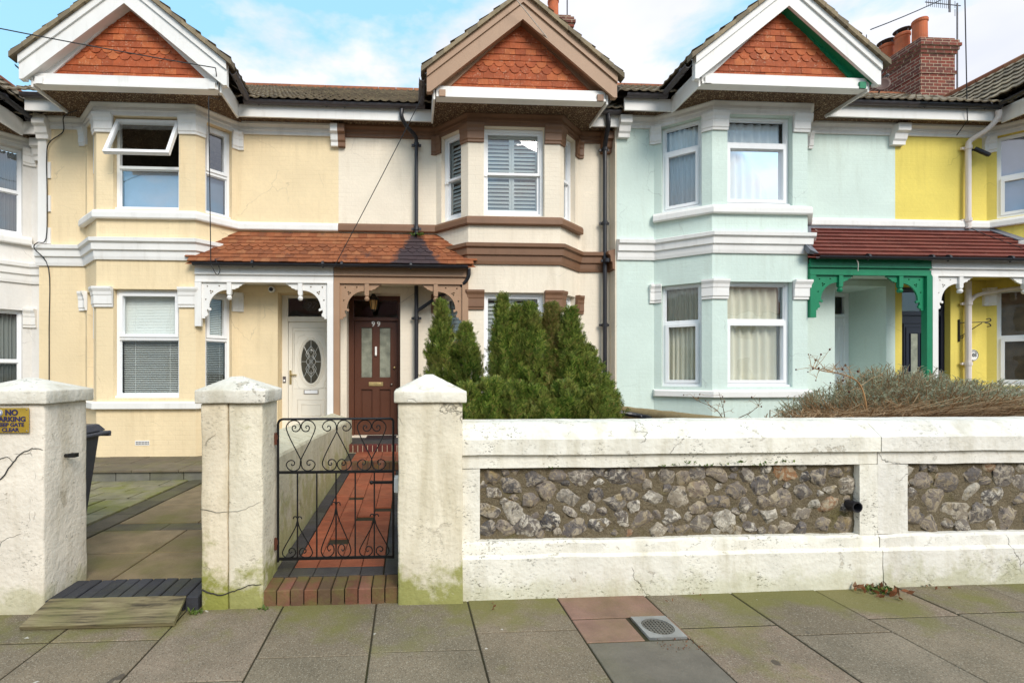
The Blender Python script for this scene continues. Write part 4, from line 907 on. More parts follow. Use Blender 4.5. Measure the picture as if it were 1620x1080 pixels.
# ---------------------------------------------------------------- pipes on the houses
def pipe(pts, r, mat, parent, clips, name='drainpipe'):
    mb = MB(); mb.tube(pts, r, 10)
    for x, y, z in clips: mb.tube([(x, y, z - .03), (x, y, z + .03)], r + .012, 10); mb.box(x - r - .05, x + r + .05, y + .02, y + .05, z - .02, z + .02)
    return mb.build(name, mat, parent, smooth=False)
pipe(catmull([(-.10, 7.84, 5.86), (-.10, 7.85, 5.74), (-.02, 7.92, 5.62), (.13, 8.05, 5.52), (.15, 8.10, 5.42)], 4) + [(.15, 8.10, 3.84)], .034, M['black'], h99, [(.15, 8.10, 5.40), (.15, 8.10, 3.95)])
pipe([(.15, 8.10, 2.96), (.15, 8.10, .25)], .036, M['black'], h99, [(.15, 8.10, 2.4), (.15, 8.10, 1.2)])
pipe(catmull([(1.0, 7.60, 3.15), (.995, 7.62, 3.03), (.93, 7.66, 2.93), (.86, 7.72, 2.87)], 4) + catmull([(.72, 7.86, 2.83), (.50, 8.0, 2.74), (.16, 8.09, 2.52)], 3), .030, M['black'], h99, [])
pipe(catmull([(3.42, 7.84, 5.88), (3.44, 7.86, 5.72), (3.46, 8.0, 5.55), (3.48, 8.10, 5.42)], 4) + [(3.48, 8.10, .3)], .038, M['black'], h99, [(3.48, 8.10, 5.4), (3.48, 8.10, 4.1), (3.48, 8.02, 3.42), (3.48, 8.10, 2.3), (3.48, 8.10, 1.3)])
pipe(catmull([(10.28, 7.62, 6.02), (10.28, 7.63, 5.90), (10.2, 7.72, 5.74), (10.09, 7.88, 5.62), (10.07, 7.9, 5.52)], 4) + [(10.07, 7.9, 4.05)], .042, M['pvc_pipe'], h103, [(10.07, 7.9, 5.5), (10.07, 7.9, 4.2)])
pipe([(10.07, 7.9, 3.1), (10.07, 7.9, .3)], .045, M['pvc_pipe'], h103, [(10.07, 7.9, 2.7), (10.07, 7.9, 1.62)])
pipe(catmull([(11.0, 7.5, 2.98), (10.6, 7.75, 2.93), (10.25, 7.88, 2.86), (10.1, 7.9, 2.74)], 5), .034, M['pvc_pipe'], h103, [])

# ---------------------------------------------------------------- chimneys
def chimney(parent, x, y, ztop, pots, wd=.95, ln=1.5):
    mb = MB(); mb.box(x, x + wd, y, y + ln, 6.5, ztop - .42)
    for k, (o, z0, z1) in enumerate(((.03, .42, .335), (.06, .335, .25), (.09, .25, .165), (.06, .165, .08), (.0, .08, 0))): mb.box(x - o, x + wd + o, y - o, y + ln + o, ztop - z0, ztop - z1)
    mb.box(x - .02, x + wd + .02, y - .02, y + ln + .02, ztop - .95, ztop - .86)
    ch = mb.build('chimney', M['chim'], parent)
    mb = MB(); mb.hexa([(x + .05, y + .05, ztop), (x + wd - .05, y + .05, ztop), (x + wd - .05, y + ln - .05, ztop), (x + .05, y + ln - .05, ztop),
                        (x + .2, y + .2, ztop + .09), (x + wd - .2, y + .2, ztop + .09), (x + wd - .2, y + ln - .2, ztop + .09), (x + .2, y + ln - .2, ztop + .09)]); mb.build('flaunching', M['mortar'], ch)
    for px, py, h, r, cowl in pots:
        mb = MB(); z = ztop + .03
        mb.lathe((x + px, y + py, z), [(r * 1.12, 0), (r * 1.1, .05), (r, .08), (r * .96, h - .1), (r * 1.08, h - .08), (r * 1.08, h - .02), (r * 1.02, h), (r * .84, h), (r * .82, h - .3)], 20)
        p = mb.build('chimney_pot', M['pot'], ch, smooth=False)
        if cowl:
            mb = MB(); mb.lathe((x + px, y + py, z + h + .10), [(.01, .05), (r * .8, .03), (r * 1.25, 0), (r * 1.2, -.012), (.01, .01)], 18)
            for k in range(4): mb.tube([(x + px + r * .9 * math.cos(k * 1.57), y + py + r * .9 * math.sin(k * 1.57), z + h - .05), (x + px + r * .9 * math.cos(k * 1.57), y + py + r * .9 * math.sin(k * 1.57), z + h + .11)], .012)
            mb.build('cowl', M['gutter_grey'], ch)
    return ch
chimney(h103, 13.34, 11.5, 10.2, [(.30, .28, .62, .155, 0), (.30, .72, .56, .16, 1), (.30, 1.15, .55, .17, 1), (.68, .5, .12, .16, 0), (.68, 1.0, .3, .15, 0), (.30, 1.75, .5, .16, 0)], .95, 2.5)
chimney(h99, 3.2, 11.7, 10.55, [(.60, .35, .62, .135, 0), (.60, .8, .5, .135, 0), (.2, .5, .5, .135, 0)])

# ---------------------------------------------------------------- small things on the houses
def aerial(x, y, z0, z1, label, yaw):
    r = thing('tv_aerial', label, 'aerial', (x, y, z0), None)
    mb = MB(); mb.tube([(x, y, z0), (x, y, z1)], .017, 8); mb.build('mast', M['gutter_grey'], r)
    d = Vector((math.cos(yaw), math.sin(yaw), .10)).normalized(); s_ = d.cross(Vector((0, 0, 1))).normalized(); c0 = Vector((x, y, z1 - .06))
    a = MB(); a.tube([c0 - d * 1.15, c0 + d * .12], .012, 6)
    for i in range(13): q = c0 - d * (1.10 - i * .07); a.tube([q - Vector((0, 0, .11)), q + Vector((0, 0, .11))], .005, 5)
    for sg in (-1, 1):
        q = c0 - d * .28; a.bar(q + Vector((0, 0, .02 * sg)), q + Vector((0, 0, .2 * sg)), .06, .008)
        q = c0 + d * .10; a.tube([q + Vector((0, 0, .02 * sg)) - s_ * .1, q + Vector((0, 0, .2 * sg)) - s_ * .1], .006); a.tube([q + Vector((0, 0, .02 * sg)) + s_ * .1, q + Vector((0, 0, .2 * sg)) + s_ * .1], .006)
    a.build('antenna', M['gutter_grey'], r)
aerial(14.48, 11.6, 8.7, 11.2, 'spiky television aerial on a mast beside the brick chimney stack', R(10))
aerial(4.12, 11.9, 9.2, 11.6, 'thin aerial mast behind the brown gable beside a chimney pot', R(20))
r = thing('satellite_dish', 'small dark dish on the roof in front of the big brick chimney', 'satellite dish', (12.0, 11.2, 8.5))
mb = MB(); C0 = Vector((11.95, 11.2, 8.72)); dn = Vector((-.45, -.85, .15)).normalized(); a_ = dn.orthogonal().normalized(); b_ = dn.cross(a_)
ri = [(0, 0), (.07, .006), (.13, .02), (.17, .038)]; vs = []; fs = []
for rr, hh in ri: vs += [C0 + dn * hh + (a_ * math.cos(k * .393) + b_ * math.sin(k * .393)) * max(rr, .002) for k in range(16)]
for rr, hh in ri[::-1]: vs += [C0 + dn * (hh - .012) + (a_ * math.cos(k * .393) + b_ * math.sin(k * .393)) * max(rr, .002) for k in range(16)]
for i in range(7): fs += [(i * 16 + k, i * 16 + (k + 1) % 16, (i + 1) * 16 + (k + 1) % 16, (i + 1) * 16 + k) for k in range(16)]
mb.add(vs, fs); mb.build('dish', M['dish'], r, smooth=True)
mb = MB(); mb.tube([C0 - dn * .02, C0 - dn * .18 + Vector((.1, .1, -.05)), (12.05, 11.4, 8.3)], .018); mb.tube([C0 - b_ * .2, C0 + dn * .32], .01); mb.ball(C0 + dn * .33, .035); mb.build('bracket', M['gutter_grey'], r)

r = thing('security_camera', 'white ball security camera on the yellow wall under the white porch', 'camera', (-2.3, 8.15, 2.87))
mb = MB(); mb.tube([(-2.32, 8.198, 2.88), (-2.32, 8.13, 2.88)], .045, 16); mb.ball((-2.32, 8.11, 2.875), .055); mb.build('housing', M['upvc'], r, smooth=True)
mb = MB(); mb.tube([(-2.315, 8.062, 2.87), (-2.312, 8.050, 2.868)], .034, 16); mb.build('lens', M['black'], r)
r = thing('security_camera', 'small black floodlight box by the brown door frame under the brown porch', 'camera', (-1.06, 8.15, 2.62))
mb = MB(); mb.box(-1.10, -1.035, 8.05, 8.17, 2.57, 2.69); mb.box(-1.08, -1.06, 8.17, 8.198, 2.6, 2.66); mb.build('housing', M['black'], r, bevel=.01)
mb = MB(); mb.box(-1.06, -1.02, 8.04, 8.049, 2.58, 2.62); mb.build('lens', M['chrome'], r)
r = thing('security_camera', 'black bullet camera under the eaves beside the white drainpipe', 'camera', (10.2, 7.9, 5.4))
mb = MB(); mb.tube([(10.2, 7.98, 5.5), (10.22, 7.88, 5.46)], .02); mb.tube([(10.19, 7.90, 5.49), (10.34, 7.80, 5.33)], .035, 12); mb.build('housing', M['black'], r)
mb = MB(); mb.tube([(10.34, 7.80, 5.33), (10.35, 7.793, 5.32)], .028, 12); mb.build('lens', M['dark_glass'], r)
r = thing('porch_lantern', 'old lantern hanging in front of the fanlight of the brown door', 'lantern', (-.60, 8.2, 2.72))
mb = MB(); x, y = -.60, 8.25; mb.tube([(x, y, 2.96), (x, y, 2.84)], .006); mb.lathe((x, y, 2.73), [(.115, 0), (.10, .03), (.05, .075), (.02, .11), (.008, .12)], 8); mb.lathe((x, y, 2.55), [(.02, -.02), (.05, 0), (.05, .01), (.02, .01)], 8)
for k in range(6): mb.tube([(x + .05 * math.cos(k * 1.047), y + .05 * math.sin(k * 1.047), 2.56), (x + .08 * math.cos(k * 1.047), y + .08 * math.sin(k * 1.047), 2.735)], .005, 5)
mb.build('cage', M['iron'], r)
mb = MB(); mb.lathe((x, y, 2.565), [(.044, 0), (.072, .16), (.05, .165)], 6); mb.build('lamp_glass', M['copper_lamp'], r)
mb = MB(); x, y = 9.98, 7.965; mb.box(x - .012, x + .012, y - .004, y + .012, 2.02, 2.42)
mb.tube([(x, y, 2.36), (x + .33, y - .16, 2.36)] , .008); mb.tube([(x, y, 2.10), (x + .27, y - .13, 2.345)], .007)
mb.tube(catmull([(x + .33, y - .16, 2.36), (x + .37, y - .18, 2.38), (x + .36, y - .175, 2.42), (x + .32, y - .155, 2.41)]), .008); mb.tube(catmull([(x + .30, y - .15, 2.35), (x + .35, y - .17, 2.33), (x + .37, y - .18, 2.29), (x + .33, y - .16, 2.275)]), .008)
mb.tube(catmull([(x, y, 2.09), (x + .04, y - .02, 2.08), (x + .05, y - .02, 2.12), (x + .03, y - .015, 2.13)]), .006)
tag(mb.build('hanging_basket_bracket', M['iron']), 'black scrolled iron bracket on the bright yellow wall by the drainpipe', 'bracket')
r = thing('house_number_plaque', 'round white 103 number plaque on the bright yellow wall', 'number plaque', (10.24, 7.97, 1.77))
mb = MB(); mb.prism(circ(10.245, 1.775, .105, 28), lambda u, v, d: (u, d, v), 7.960, 7.978); pl_ = mb.build('plaque', M['white_num'], r)
mb = MB(); mb.tube([(10.245 + .094 * math.cos(t * .2244), 7.958, 1.775 + .094 * math.sin(t * .2244)) for t in range(28)], .005, 5, True); mb.build('rim', M['gutter_grey'], pl_)
text('number', '103', .085, lambda u, v, d: (10.245 + u, 7.957 + d, 1.775 + v), M['iron'], pl_, .003, .002)
mb = MB()
for t in range(9): a = .6 + t * .245; mb.box(10.245 + .07 * math.cos(a) - .006, 10.245 + .07 * math.cos(a) + .006, 7.9565, 7.9598, 1.775 + .07 * math.sin(a) - .006, 1.775 + .07 * math.sin(a) + .006)
mb.build('motif', M['iron'], pl_)

# ---------------------------------------------------------------- overhead and wall cables
def cable(label, pts, r=.006, mat='cable'):
    mb = MB(); mb.tube(pts, r, 6); tag(mb.build('cable', M[mat]), label, 'cable')
cable('black cable dropping from the white bargeboard to the white porch, with a stray loop', sag((-2.82, 7.03, 5.93), (-2.92, 7.5, 5.5), .0, 3)[:3] + sag((-2.92, 7.03, 5.5), (-3.08, 7.5, 3.15), .0, 8) + catmull([(-3.08, 7.5, 3.15), (-3.0, 7.52, 3.0), (-2.96, 7.55, 3.08), (-3.03, 7.53, 3.25)]), .007)
cable('overhead wire coming in from the left to the white bargeboard', sag((-9.5, 3.6, 5.3), (-2.82, 7.03, 5.93), .12), .007)
cable('thin black wire slanting down across the cream wall to the porch gutter', sag((.22, 7.06, 5.62), (-1.17, 7.5, 3.13), .02), .007)
cable('pale wire slanting across the brown gable', sag((1.55, 6.9, 7.1), (2.84, 7.36, 6.08), .01), .007, 'cable_white')
cable('overhead wire from the right-hand white bargeboard up into the sky', sag((7.10, 6.82, 6.72), (13.2, 9.0, 10.4), .12), .008)
cable('black lead hanging from the white bargeboard to the eaves of the mint house', catmull([(7.06, 6.85, 6.66), (7.10, 6.9, 6.3), (7.0, 7.2, 6.1), (6.98, 7.4, 5.95), (6.8, 7.6, 5.8), (7.05, 7.92, 5.74)]), .006)
cable('vertical wire dropping past the chimney to the yellow house eaves', sag((9.1, 7.2, 8.6), (9.75, 7.66, 5.85), .02) + [(9.85, 7.9, 5.72)], .008)
cable('black cable clipped down the left edge of the pale yellow house', catmull([(-5.35, 7.86, 5.70), (-5.65, 8.0, 5.66), (-5.78, 8.17, 5.50), (-6.0, 8.16, 5.30), (-6.04, 8.16, 5.0), (-6.03, 8.16, 4.4), (-6.04, 8.15, 3.7), (-6.1, 8.05, 3.60), (-6.15, 8.05, 3.5), (-6.02, 8.18, 3.2), (-6.02, 8.19, 2.2), (-6.02, 8.19, 1.2), (-6.02, 8.19, .3)], 5), .008)
cable('pale cable over the red brown porch roof', catmull([(7.15, 7.97, 4.12), (7.2, 7.9, 3.98), (7.3, 7.72, 3.75), (7.32, 7.5, 3.5), (7.36, 7.3, 3.3), (7.36, 7.28, 3.12)], 5), .006, 'cable_white')
cable('black cable over the porch roof below the white drainpipe', catmull([(10.1, 7.9, 4.06), (10.25, 7.8, 3.92), (10.5, 7.55, 3.65), (10.6, 7.3, 3.42)], 5), .006)
cable('grey cable looping from the brown door frame to the black downpipe', catmull([(-.14, 8.17, 2.66), (.0, 8.18, 2.76), (.14, 8.1, 2.84)], 5), .005, 'cable_white')
# white armchair just inside the mint bay
r = thing('armchair', 'white armchair back just inside the lower mint bay window', 'armchair', (5.55, 8.0, .3))
mb = MB(); mb.box(5.10, 5.74, 7.70, 7.80, .9, 1.64); mb.build('backrest', M['curtain_w'], r, bevel=.045, seg=4)
mb = MB(); mb.box(5.10, 5.74, 7.82, 8.3, .8, 1.05); mb.build('seat', M['curtain_w'], r, bevel=.04, seg=3)
# terrace over the road: never in frame, but the glass mirrors it
r = thing('opposite_terrace', 'pale terrace across the road mirrored in the window glass', 'house', (0, -17, 0))
mb = MB(); mb.box(-30, 34, -24, -17, 0, 5.8)
for k in range(11): x = -28 + k * 5.6; mb.box(x, x + 2.4, -17.0, -16.4, 0, 5.6)
mb.build('wall', M['w95'], r)
mb = MB(); mb.prism([(-24.4, 5.7), (-16.6, 5.7), (-20.5, 8.6)], lambda u, v, d: (d, u, v), -30, 34)
for k in range(11): x = -28 + k * 5.6 + 1.2; mb.prism([(-1.6, 5.7), (1.6, 5.7), (0, 7.1)], lambda u, v, d: (x + u, d, v), -18.6, -16.2)
mb.build('roof', M['tile_brown'], r)
for k in range(11):
    for z in (1.0, 3.9): mb = MB(); x = -28 + k * 5.6; mb.box(x + .7, x + 1.7, -16.42, -16.38, z, z + 1.5); mb.build('window', M['dark_glass'], r)
# ---------------------------------------------------------------- gate pillars
def rough(bm, amp, sc, seed):
    for v in bm.verts:
        n = mn.noise_vector(Vector(v.co) * sc + Vector((seed, 0, 0))); v.co += n * amp
def rough_box(name, x0, x1, y0, y1, z0, z1, mat, parent, amp=.005, cut=.07, seed=0, top=None, bev=.012):
    bm = bmesh.new(); bmesh.ops.create_cube(bm, size=1)
    for v in bm.verts: v.co = (x0 + (v.co.x + .5) * (x1 - x0), y0 + (v.co.y + .5) * (y1 - y0), z0 + (v.co.z + .5) * (z1 - z0))
    bmesh.ops.bevel(bm, geom=[e for e in bm.edges], offset=bev, segments=2, affect='EDGES', profile=.6)
    for axis, a, b in ((0, x0, x1), (1, y0, y1), (2, z0, z1)):
        n = max(1, int((b - a) / cut))
        for i in range(1, n):
            co = [0, 0, 0]; co[axis] = a + (b - a) * i / n; no = [0, 0, 0]; no[axis] = 1
            bmesh.ops.bisect_plane(bm, geom=bm.verts[:] + bm.edges[:] + bm.faces[:], plane_co=co, plane_no=no)
    rough(bm, amp, 4.5, seed); rough(bm, amp * .5, 15, seed + 5)
    if top: top(bm)
    me = bpy.data.meshes.new(name); bm.to_mesh(me); bm.free(); me.materials.append(mat)
    for p in me.polygons: p.use_smooth = True
    o = bpy.data.objects.new(name, me); COL.objects.link(o)
    if parent: attach(o, parent)
    return o
def pyramid_cap(name, x0, x1, y0, y1, z0, zs, zt, mat, parent, seed, ax=None):
    cx, cy = (ax if ax is not None else (x0 + x1) / 2), (y0 + y1) / 2
    def top(bm):
        for v in bm.verts:
            if v.co.z > zs - .004:
                k = min(min((v.co.x - x0) / (cx - x0) if v.co.x < cx else (x1 - v.co.x) / (x1 - cx), 1), min((v.co.y - y0) / (cy - y0) if v.co.y < cy else (y1 - v.co.y) / (y1 - cy), 1))
                v.co.z = max(v.co.z, zs + (zt - zs) * max(0, min(1, k)))
    return rough_box(name, x0, x1, y0, y1, z0, zs, mat, parent, .003, .05, seed, top, .008)
p = thing('gate_pillar', 'white pillar with moss-stained foot between the iron gate and the flint wall', 'pillar', (.145, 3.13, 0))
rough_box('shaft', -.06, .345, 2.93, 3.33, -.03, 1.265, M['pillar_white'], p, .005, .07, 3); pyramid_cap('cap', -.085, .37, 2.905, 3.355, 1.265, 1.335, 1.455, M['cap_clean'], p, 4)
p = p_mid = thing('gate_pillar', 'cracked two-tone pillar with mossy foot on the hinge side of the iron gate', 'pillar', (-1.08, 3.12, 0))
rough_box('shaft', -1.262, -1.103, 2.93, 3.27, -.03, 1.265, M['pillar_cream'], p, .005, .07, 8); rough_box('shaft', -1.10, -.895, 2.935, 3.27, -.03, 1.263, M['pillar_white'], p, .006, .07, 9)
pyramid_cap('cap', -1.29, -.87, 2.905, 3.30, 1.265, 1.345, 1.445, M['cap'], p, 10, -1.1)
p = thing('gate_pillar', 'wide off white pillar carrying the brass no parking sign', 'pillar', (-2.4, 3.12, 0))
rough_box('shaft', -2.62, -2.185, 2.93, 3.31, -.03, 1.265, M['pillar_left'], p, .006, .07, 14); pyramid_cap('cap', -2.65, -2.155, 2.905, 3.335, 1.265, 1.345, 1.43, M['cap'], p, 15)
mb = MB(); mb.tube([(-2.18, 3.1, .925), (-2.12, 3.1, .925)], .012); mb.box(-2.15, -2.11, 3.08, 3.12, .915, .94); mb.build('gate_pin', M['iron'], p)
def crack(pts, r, parent):
    mb = MB(); q = catmull([Vector(p) for p in pts], 5); q = [v + Vector((rnd.uniform(-.004, .004), 0, rnd.uniform(-.004, .004))) for v in q]; mb.tube(q, r, 5, r1=r * .4); mb.build('crack', M['dark'], parent)
crack([(-2.52, 2.925, .80), (-2.43, 2.925, .82), (-2.37, 2.925, .90), (-2.31, 2.925, .97), (-2.24, 2.925, 1.0), (-2.19, 2.925, .99)], .004, p)
crack([(-2.45, 2.925, .93), (-2.40, 2.925, .95), (-2.36, 2.925, .92)], .0025, p)
crack([(-1.262, 2.926, .13), (-1.20, 2.926, .105), (-1.14, 2.926, .095), (-1.06, 2.930, .115), (-.98, 2.930, .145), (-.90, 2.930, .15)], .005, p_mid)
crack([(-1.262, 2.926, .62), (-1.15, 2.926, .60), (-1.02, 2.930, .61), (-.90, 2.930, .66)], .0016, p_mid)
# sign
s_ = thing('no_parking_sign', 'brass coloured NO PARKING KEEP GATE CLEAR sign screwed to the left pillar', 'sign', (-2.362, 2.915, 1.10))
rough_box('plate', -2.465, -2.26, 2.913, 2.919, 1.095, 1.243, M['sign'], s_, 0, 1, 0, None, .002)
ft = lambda cx, cz: (lambda u, v, d: (cx + u, 2.911 + d, cz + v))
text('lettering', 'NO', .046, ft(-2.355, 1.214), M['navy_ink'], s_, .002, .0018)
text('lettering', 'PARKING', .040, ft(-2.362, 1.175), M['navy_ink'], s_, .002, .0014, 1.05)
text('lettering', 'KEEP GATE', .031, ft(-2.362, 1.142), M['navy_ink'], s_, .002, .001, 1.02)
text('lettering', 'CLEAR', .031, ft(-2.362, 1.112), M['navy_ink'], s_, .002, .001, 1.05)
mb = MB(); mb.prism(circ(-2.425, 1.214, .020, 20), lambda u, v, d: (u, d, v), 2.9095, 2.9125); ds = mb.build('disc', M['sign_white'], s_)
mb = MB(); mb.tube([(-2.425 + .017 * math.cos(t * .3142), 2.909, 1.214 + .017 * math.sin(t * .3142)) for t in range(20)], .002, 5, True); mb.bar((-2.437, 2.909, 1.226), (-2.413, 2.909, 1.202), .002, .003); mb.build('ring', M['blue_ink'], ds)
mb = MB()
for x in (-2.455, -2.27):
    for z in (1.105, 1.233): mb.ball((x, 2.913, z), .0045, 1, .5, 1)
mb.build('screws', M['chrome'], s_)

# ---------------------------------------------------------------- flint front walls
def rough_prism(name, prof, x0, x1, mat, parent, amp=.004, seed=0, step=.06, fz=None):
    n = max(2, int((x1 - x0) / step)); m = len(prof); P = []
    for i, (a, b) in enumerate(prof):            # refine the long edges of the profile so they can be roughened
        a2, b2 = prof[(i + 1) % m]; ln = math.hypot(a2 - a, b2 - b); k = max(1, int(ln / .05))
        P += [(a + (a2 - a) * q / k, b + (b2 - b) * q / k) for q in range(k)]
    m = len(P); mb = MB(); vs = []
    for i in range(n + 1):
        x = x0 + (x1 - x0) * i / n
        for y, z in P:
            nv = mn.noise_vector(Vector((x * 3.2, y * 6, z * 6 + seed))) * amp + mn.noise_vector(Vector((x * 14, y * 14, z * 14 + seed))) * amp * .45
            vs.append((x, y + nv.y, z + nv.z + (fz(x) if fz else 0)))
    fs = [(i * m + k, i * m + (k + 1) % m, (i + 1) * m + (k + 1) % m, (i + 1) * m + k) for i in range(n) for k in range(m)] + [tuple(range(m))[::-1], tuple(range(n * m, n * m + m))]
    mb.add(vs, fs); o = mb.build(name, mat, parent)
    me = o.data
    for p_ in me.polygons: p_.use_smooth = True
    me.set_sharp_from_angle(angle=R(38))
    return o
import mathutils
ICO = bmesh.new(); bmesh.ops.create_icosphere(ICO, subdivisions=3, radius=1); ICO_V = [v.co.copy() for v in ICO.verts]; ICO_F = [tuple(v.index for v in f.verts) for f in ICO.faces]; ICO.free()
def flints(parent, x0, x1, z0, z1, y, rm, seed):
    rr = random.Random(seed); pts = []
    for rad, tries in ((rm * 1.3, 130), (rm * 1.05, 900), (rm * .8, 3000), (rm * .55, 5000)):
        for _ in range(tries):
            x = rr.uniform(x0 + rad * .7, x1 - rad * .7); z = rr.uniform(z0 + rad * .62, z1 - rad * .62)
            if all(((x - a) / (rad + b)) ** 2 + ((z - c_) / ((rad + b) * .86)) ** 2 > .90 for a, c_, b in pts): pts.append((x, z, rad))
    mb = MB()
    for x, z, rad in pts:
        sx = rad * rr.uniform(1.0, 1.22); sz = rad * rr.uniform(.82, 1.05); sy = min(rad * .62, .028); an = rr.uniform(-.5, .5); off = Vector((rr.random() * 50, rr.random() * 50, rr.random() * 50)); ca, sa = math.cos(an), math.sin(an)
        cuts_ = [(Vector((rr.uniform(-1, 1), rr.uniform(-1.2, .1), rr.uniform(-1, 1))).normalized(), rr.uniform(.5, .82)) for _ in range(rr.choice((2, 3, 4, 5)))]
        vs = []
        for v in ICO_V:
            q = v * (1 + .34 * mn.noise(v * 1.3 + off) + .16 * mn.noise(v * 3.0 + off) + .07 * mn.noise(v * 7 + off))
            for nn, dd in cuts_:                        # conchoidal broken faces
                e = q.dot(nn) - dd
                if e > 0: q = q - nn * e * .92
            px, pz = q.x * sx, q.z * sz
            vs.append((x + px * ca - pz * sa, y + q.y * sy, z + px * sa + pz * ca))
        mb.add(vs, ICO_F)
    o = mb.build('flints', M['flint'], parent, smooth=True, recalc=False); o.data.set_sharp_from_angle(angle=R(32)); return o
def mortar(parent, x0, x1, z0, z1, y, seed):
    mb = MB(); nx, nz = int((x1 - x0) / .016), int((z1 - z0) / .016); vs = []
    for j in range(nz + 1):
        for i in range(nx + 1):
            x = x0 + (x1 - x0) * i / nx; z = z0 + (z1 - z0) * j / nz; vs.append((x, y + .010 * mn.noise(Vector((x * 12, z * 12, seed))) + .005 * mn.noise(Vector((x * 40, z * 40, seed))), z))
    mb.add(vs, [(j * (nx + 1) + i, j * (nx + 1) + i + 1, (j + 1) * (nx + 1) + i + 1, (j + 1) * (nx + 1) + i) for j in range(nz) for i in range(nx)])
    return mb.build('flint_bed', M['flint_mortar'], parent, smooth=True, recalc=False)
def front_wall(label, x0, x1, px0, px1, mat, seed, dz=0.):
    r = thing('flint_wall', label, 'garden wall', ((x0 + x1) / 2, 3.1, 0)); m_ = M[mat]
    fz = lambda x: dz
    rough_prism('coping', [(2.972, .925), (2.972, 1.022), (3.06, 1.10), (3.09, 1.118), (3.34, 1.118), (3.34, .925)], x0, x1, m_, r, .005, seed)
    rough_prism('frieze', [(3.0, .835), (3.0, .922), (3.30, .922), (3.30, .835)], x0, x1, m_, r, .004, seed + 3)
    rough_prism('plinth', [(2.958, -.05), (2.962, .262), (2.976, .276), (2.984, .279), (2.986, .345), (3.0, .362), (3.30, .362), (3.30, -.05)], x0, x1, m_, r, .007, seed + 6)
    rough_prism('pier', [(2.998, .365), (2.998, .832), (3.30, .832), (3.30, .365)], x0, px0, m_, r, .003, seed + 9, .04)
    if px1 < x1: rough_prism('pier', [(2.996, .365), (2.996, .832), (3.30, .832), (3.30, .365)], px1, x1, m_, r, .003, seed + 11, .04)
    mb = MB(); mb.box(px0, px1, 3.06, 3.29, .363, .834); mb.build('core', M['flint_mortar'], r)
    mortar(r, px0 - .002, px1 + .002, .360, .838, 3.040, seed); flints(r, px0, px1, .365, .832, 3.045, .057 if seed < 40 else .070, seed)
    return r
fw = front_wall('grimy white wall with flint panel and drain stub, right of the gate pillar', .348, 3.168, .465, 3.04, 'old_white', 21)
mb = MB(); vs = []
mb.lathe2((0, 0, 0), [(.032, 0), (.036, 0), (.036, .09), (.028, .09), (.028, .0)], 1, 1, 1, 16)
mb.v = [(3.0 + x, 3.06 - z, .555 + y) for x, y, z in mb.v]; mb.build('drain_stub', M['black'], fw)
front_wall('cleaner white wall with larger flints at the right edge', 3.172, 7.6, 3.385, 7.4, 'wall_fresh', 47, .004)

# ---------------------------------------------------------------- iron gate
gt = thing('garden_gate', 'black wrought iron gate with heart scrolls between two pillars', 'gate', (-.48, 3.2, .15))
GY = 3.2; gx0, gx1, gb, gm, gtop = -.872, -.098, .20, .782, 1.140
mb = MB(); t_ = .008
arc = lambda cx, cz, r, a0, a1: [(cx + r * math.cos(R(a0 + (a1 - a0) * i / 5)), GY, cz + r * math.sin(R(a0 + (a1 - a0) * i / 5))) for i in range(6)]
mb.tube([(gx0, GY, gb - .02)] + arc(gx0 + .035, gtop - .035, .035, 180, 90) + arc(gx1 - .02, gtop - .02, .02, 90, 0) + [(gx1, GY, gb - .01)], .0082, 8)
mb.bar((gx0, GY, gb), (gx1, GY, gb), .012, .018); mb.bar((gx0, GY, gm), (gx1, GY, gm), .012, .018); mb.build('frame', M['iron'], gt)
bars = [gx0 + (gx1 - gx0) * k / 6 for k in range(1, 6)]
for x in bars: mb = MB(); mb.bar((x, GY, gb), (x, GY, gm), .009, .009); mb.build('bar', M['iron'], gt)
def spiral(cx, cz, r0, r1, a0, turns, n=26): return [(cx + (r0 + (r1 - r0) * (i / n) ** .8) * math.cos(R(a0) + turns * 6.28318 * i / n), GY, cz + (r0 + (r1 - r0) * (i / n) ** .8) * math.sin(R(a0) + turns * 6.28318 * i / n)) for i in range(n + 1)]
HP = [(318, 262), (330, 248), (316, 234), (298, 240), (291, 262), (305, 288), (340, 293), (368, 270), (376, 235), (355, 195), (312, 179), (262, 195), (231, 240), (238, 290), (270, 365), (320, 465), (372, 565), (385, 605), (386, 640), (405, 680), (452, 699), (505, 680), (531, 635), (510, 600), (475, 588), (447, 605), (448, 632), (470, 642), (479, 626)]
SP = [(447, 641), (450, 633), (459, 632), (464, 642), (462, 656), (455, 680), (435, 717), (410, 762), (403, 785), (415, 801), (440, 801), (456, 787), (453, 769), (439, 763), (429, 773), (435, 784), (443, 779)]
def scrolls(cx, f):
    for sg in (-1, 1):
        mb = MB(); mb.tube(catmull([Vector(f(cx, sg, u, v)) for u, v in (f.pts)], 4), .0039, 6); mb.build('scroll', M['iron'], gt)
class Up:
    pts = HP
    def __init__(s, flip): s.flip = flip
    def __call__(s, cx, sg, u, v): z = (700 - v) * .000655; return (cx + sg * (u - 381) * .00064, GY + sg * .001, gtop - .008 - z if s.flip else gm + .008 + z)
class Dn:
    pts = SP
    def __init__(s, k): s.k = k
    def __call__(s, cx, sg, u, v): return (cx + sg * (465 - u) * -.00161, GY + .002 * sg, gb + .008 + (802 - v) * .00161 * s.k)
for x, fl in ((-.721, False), (-.480, True), (-.245, False)): scrolls(x, Up(fl))
for x, k in ((bars[0], 1.), (bars[2], 1.34), (bars[4], 1.03)): scrolls(x, Dn(k))
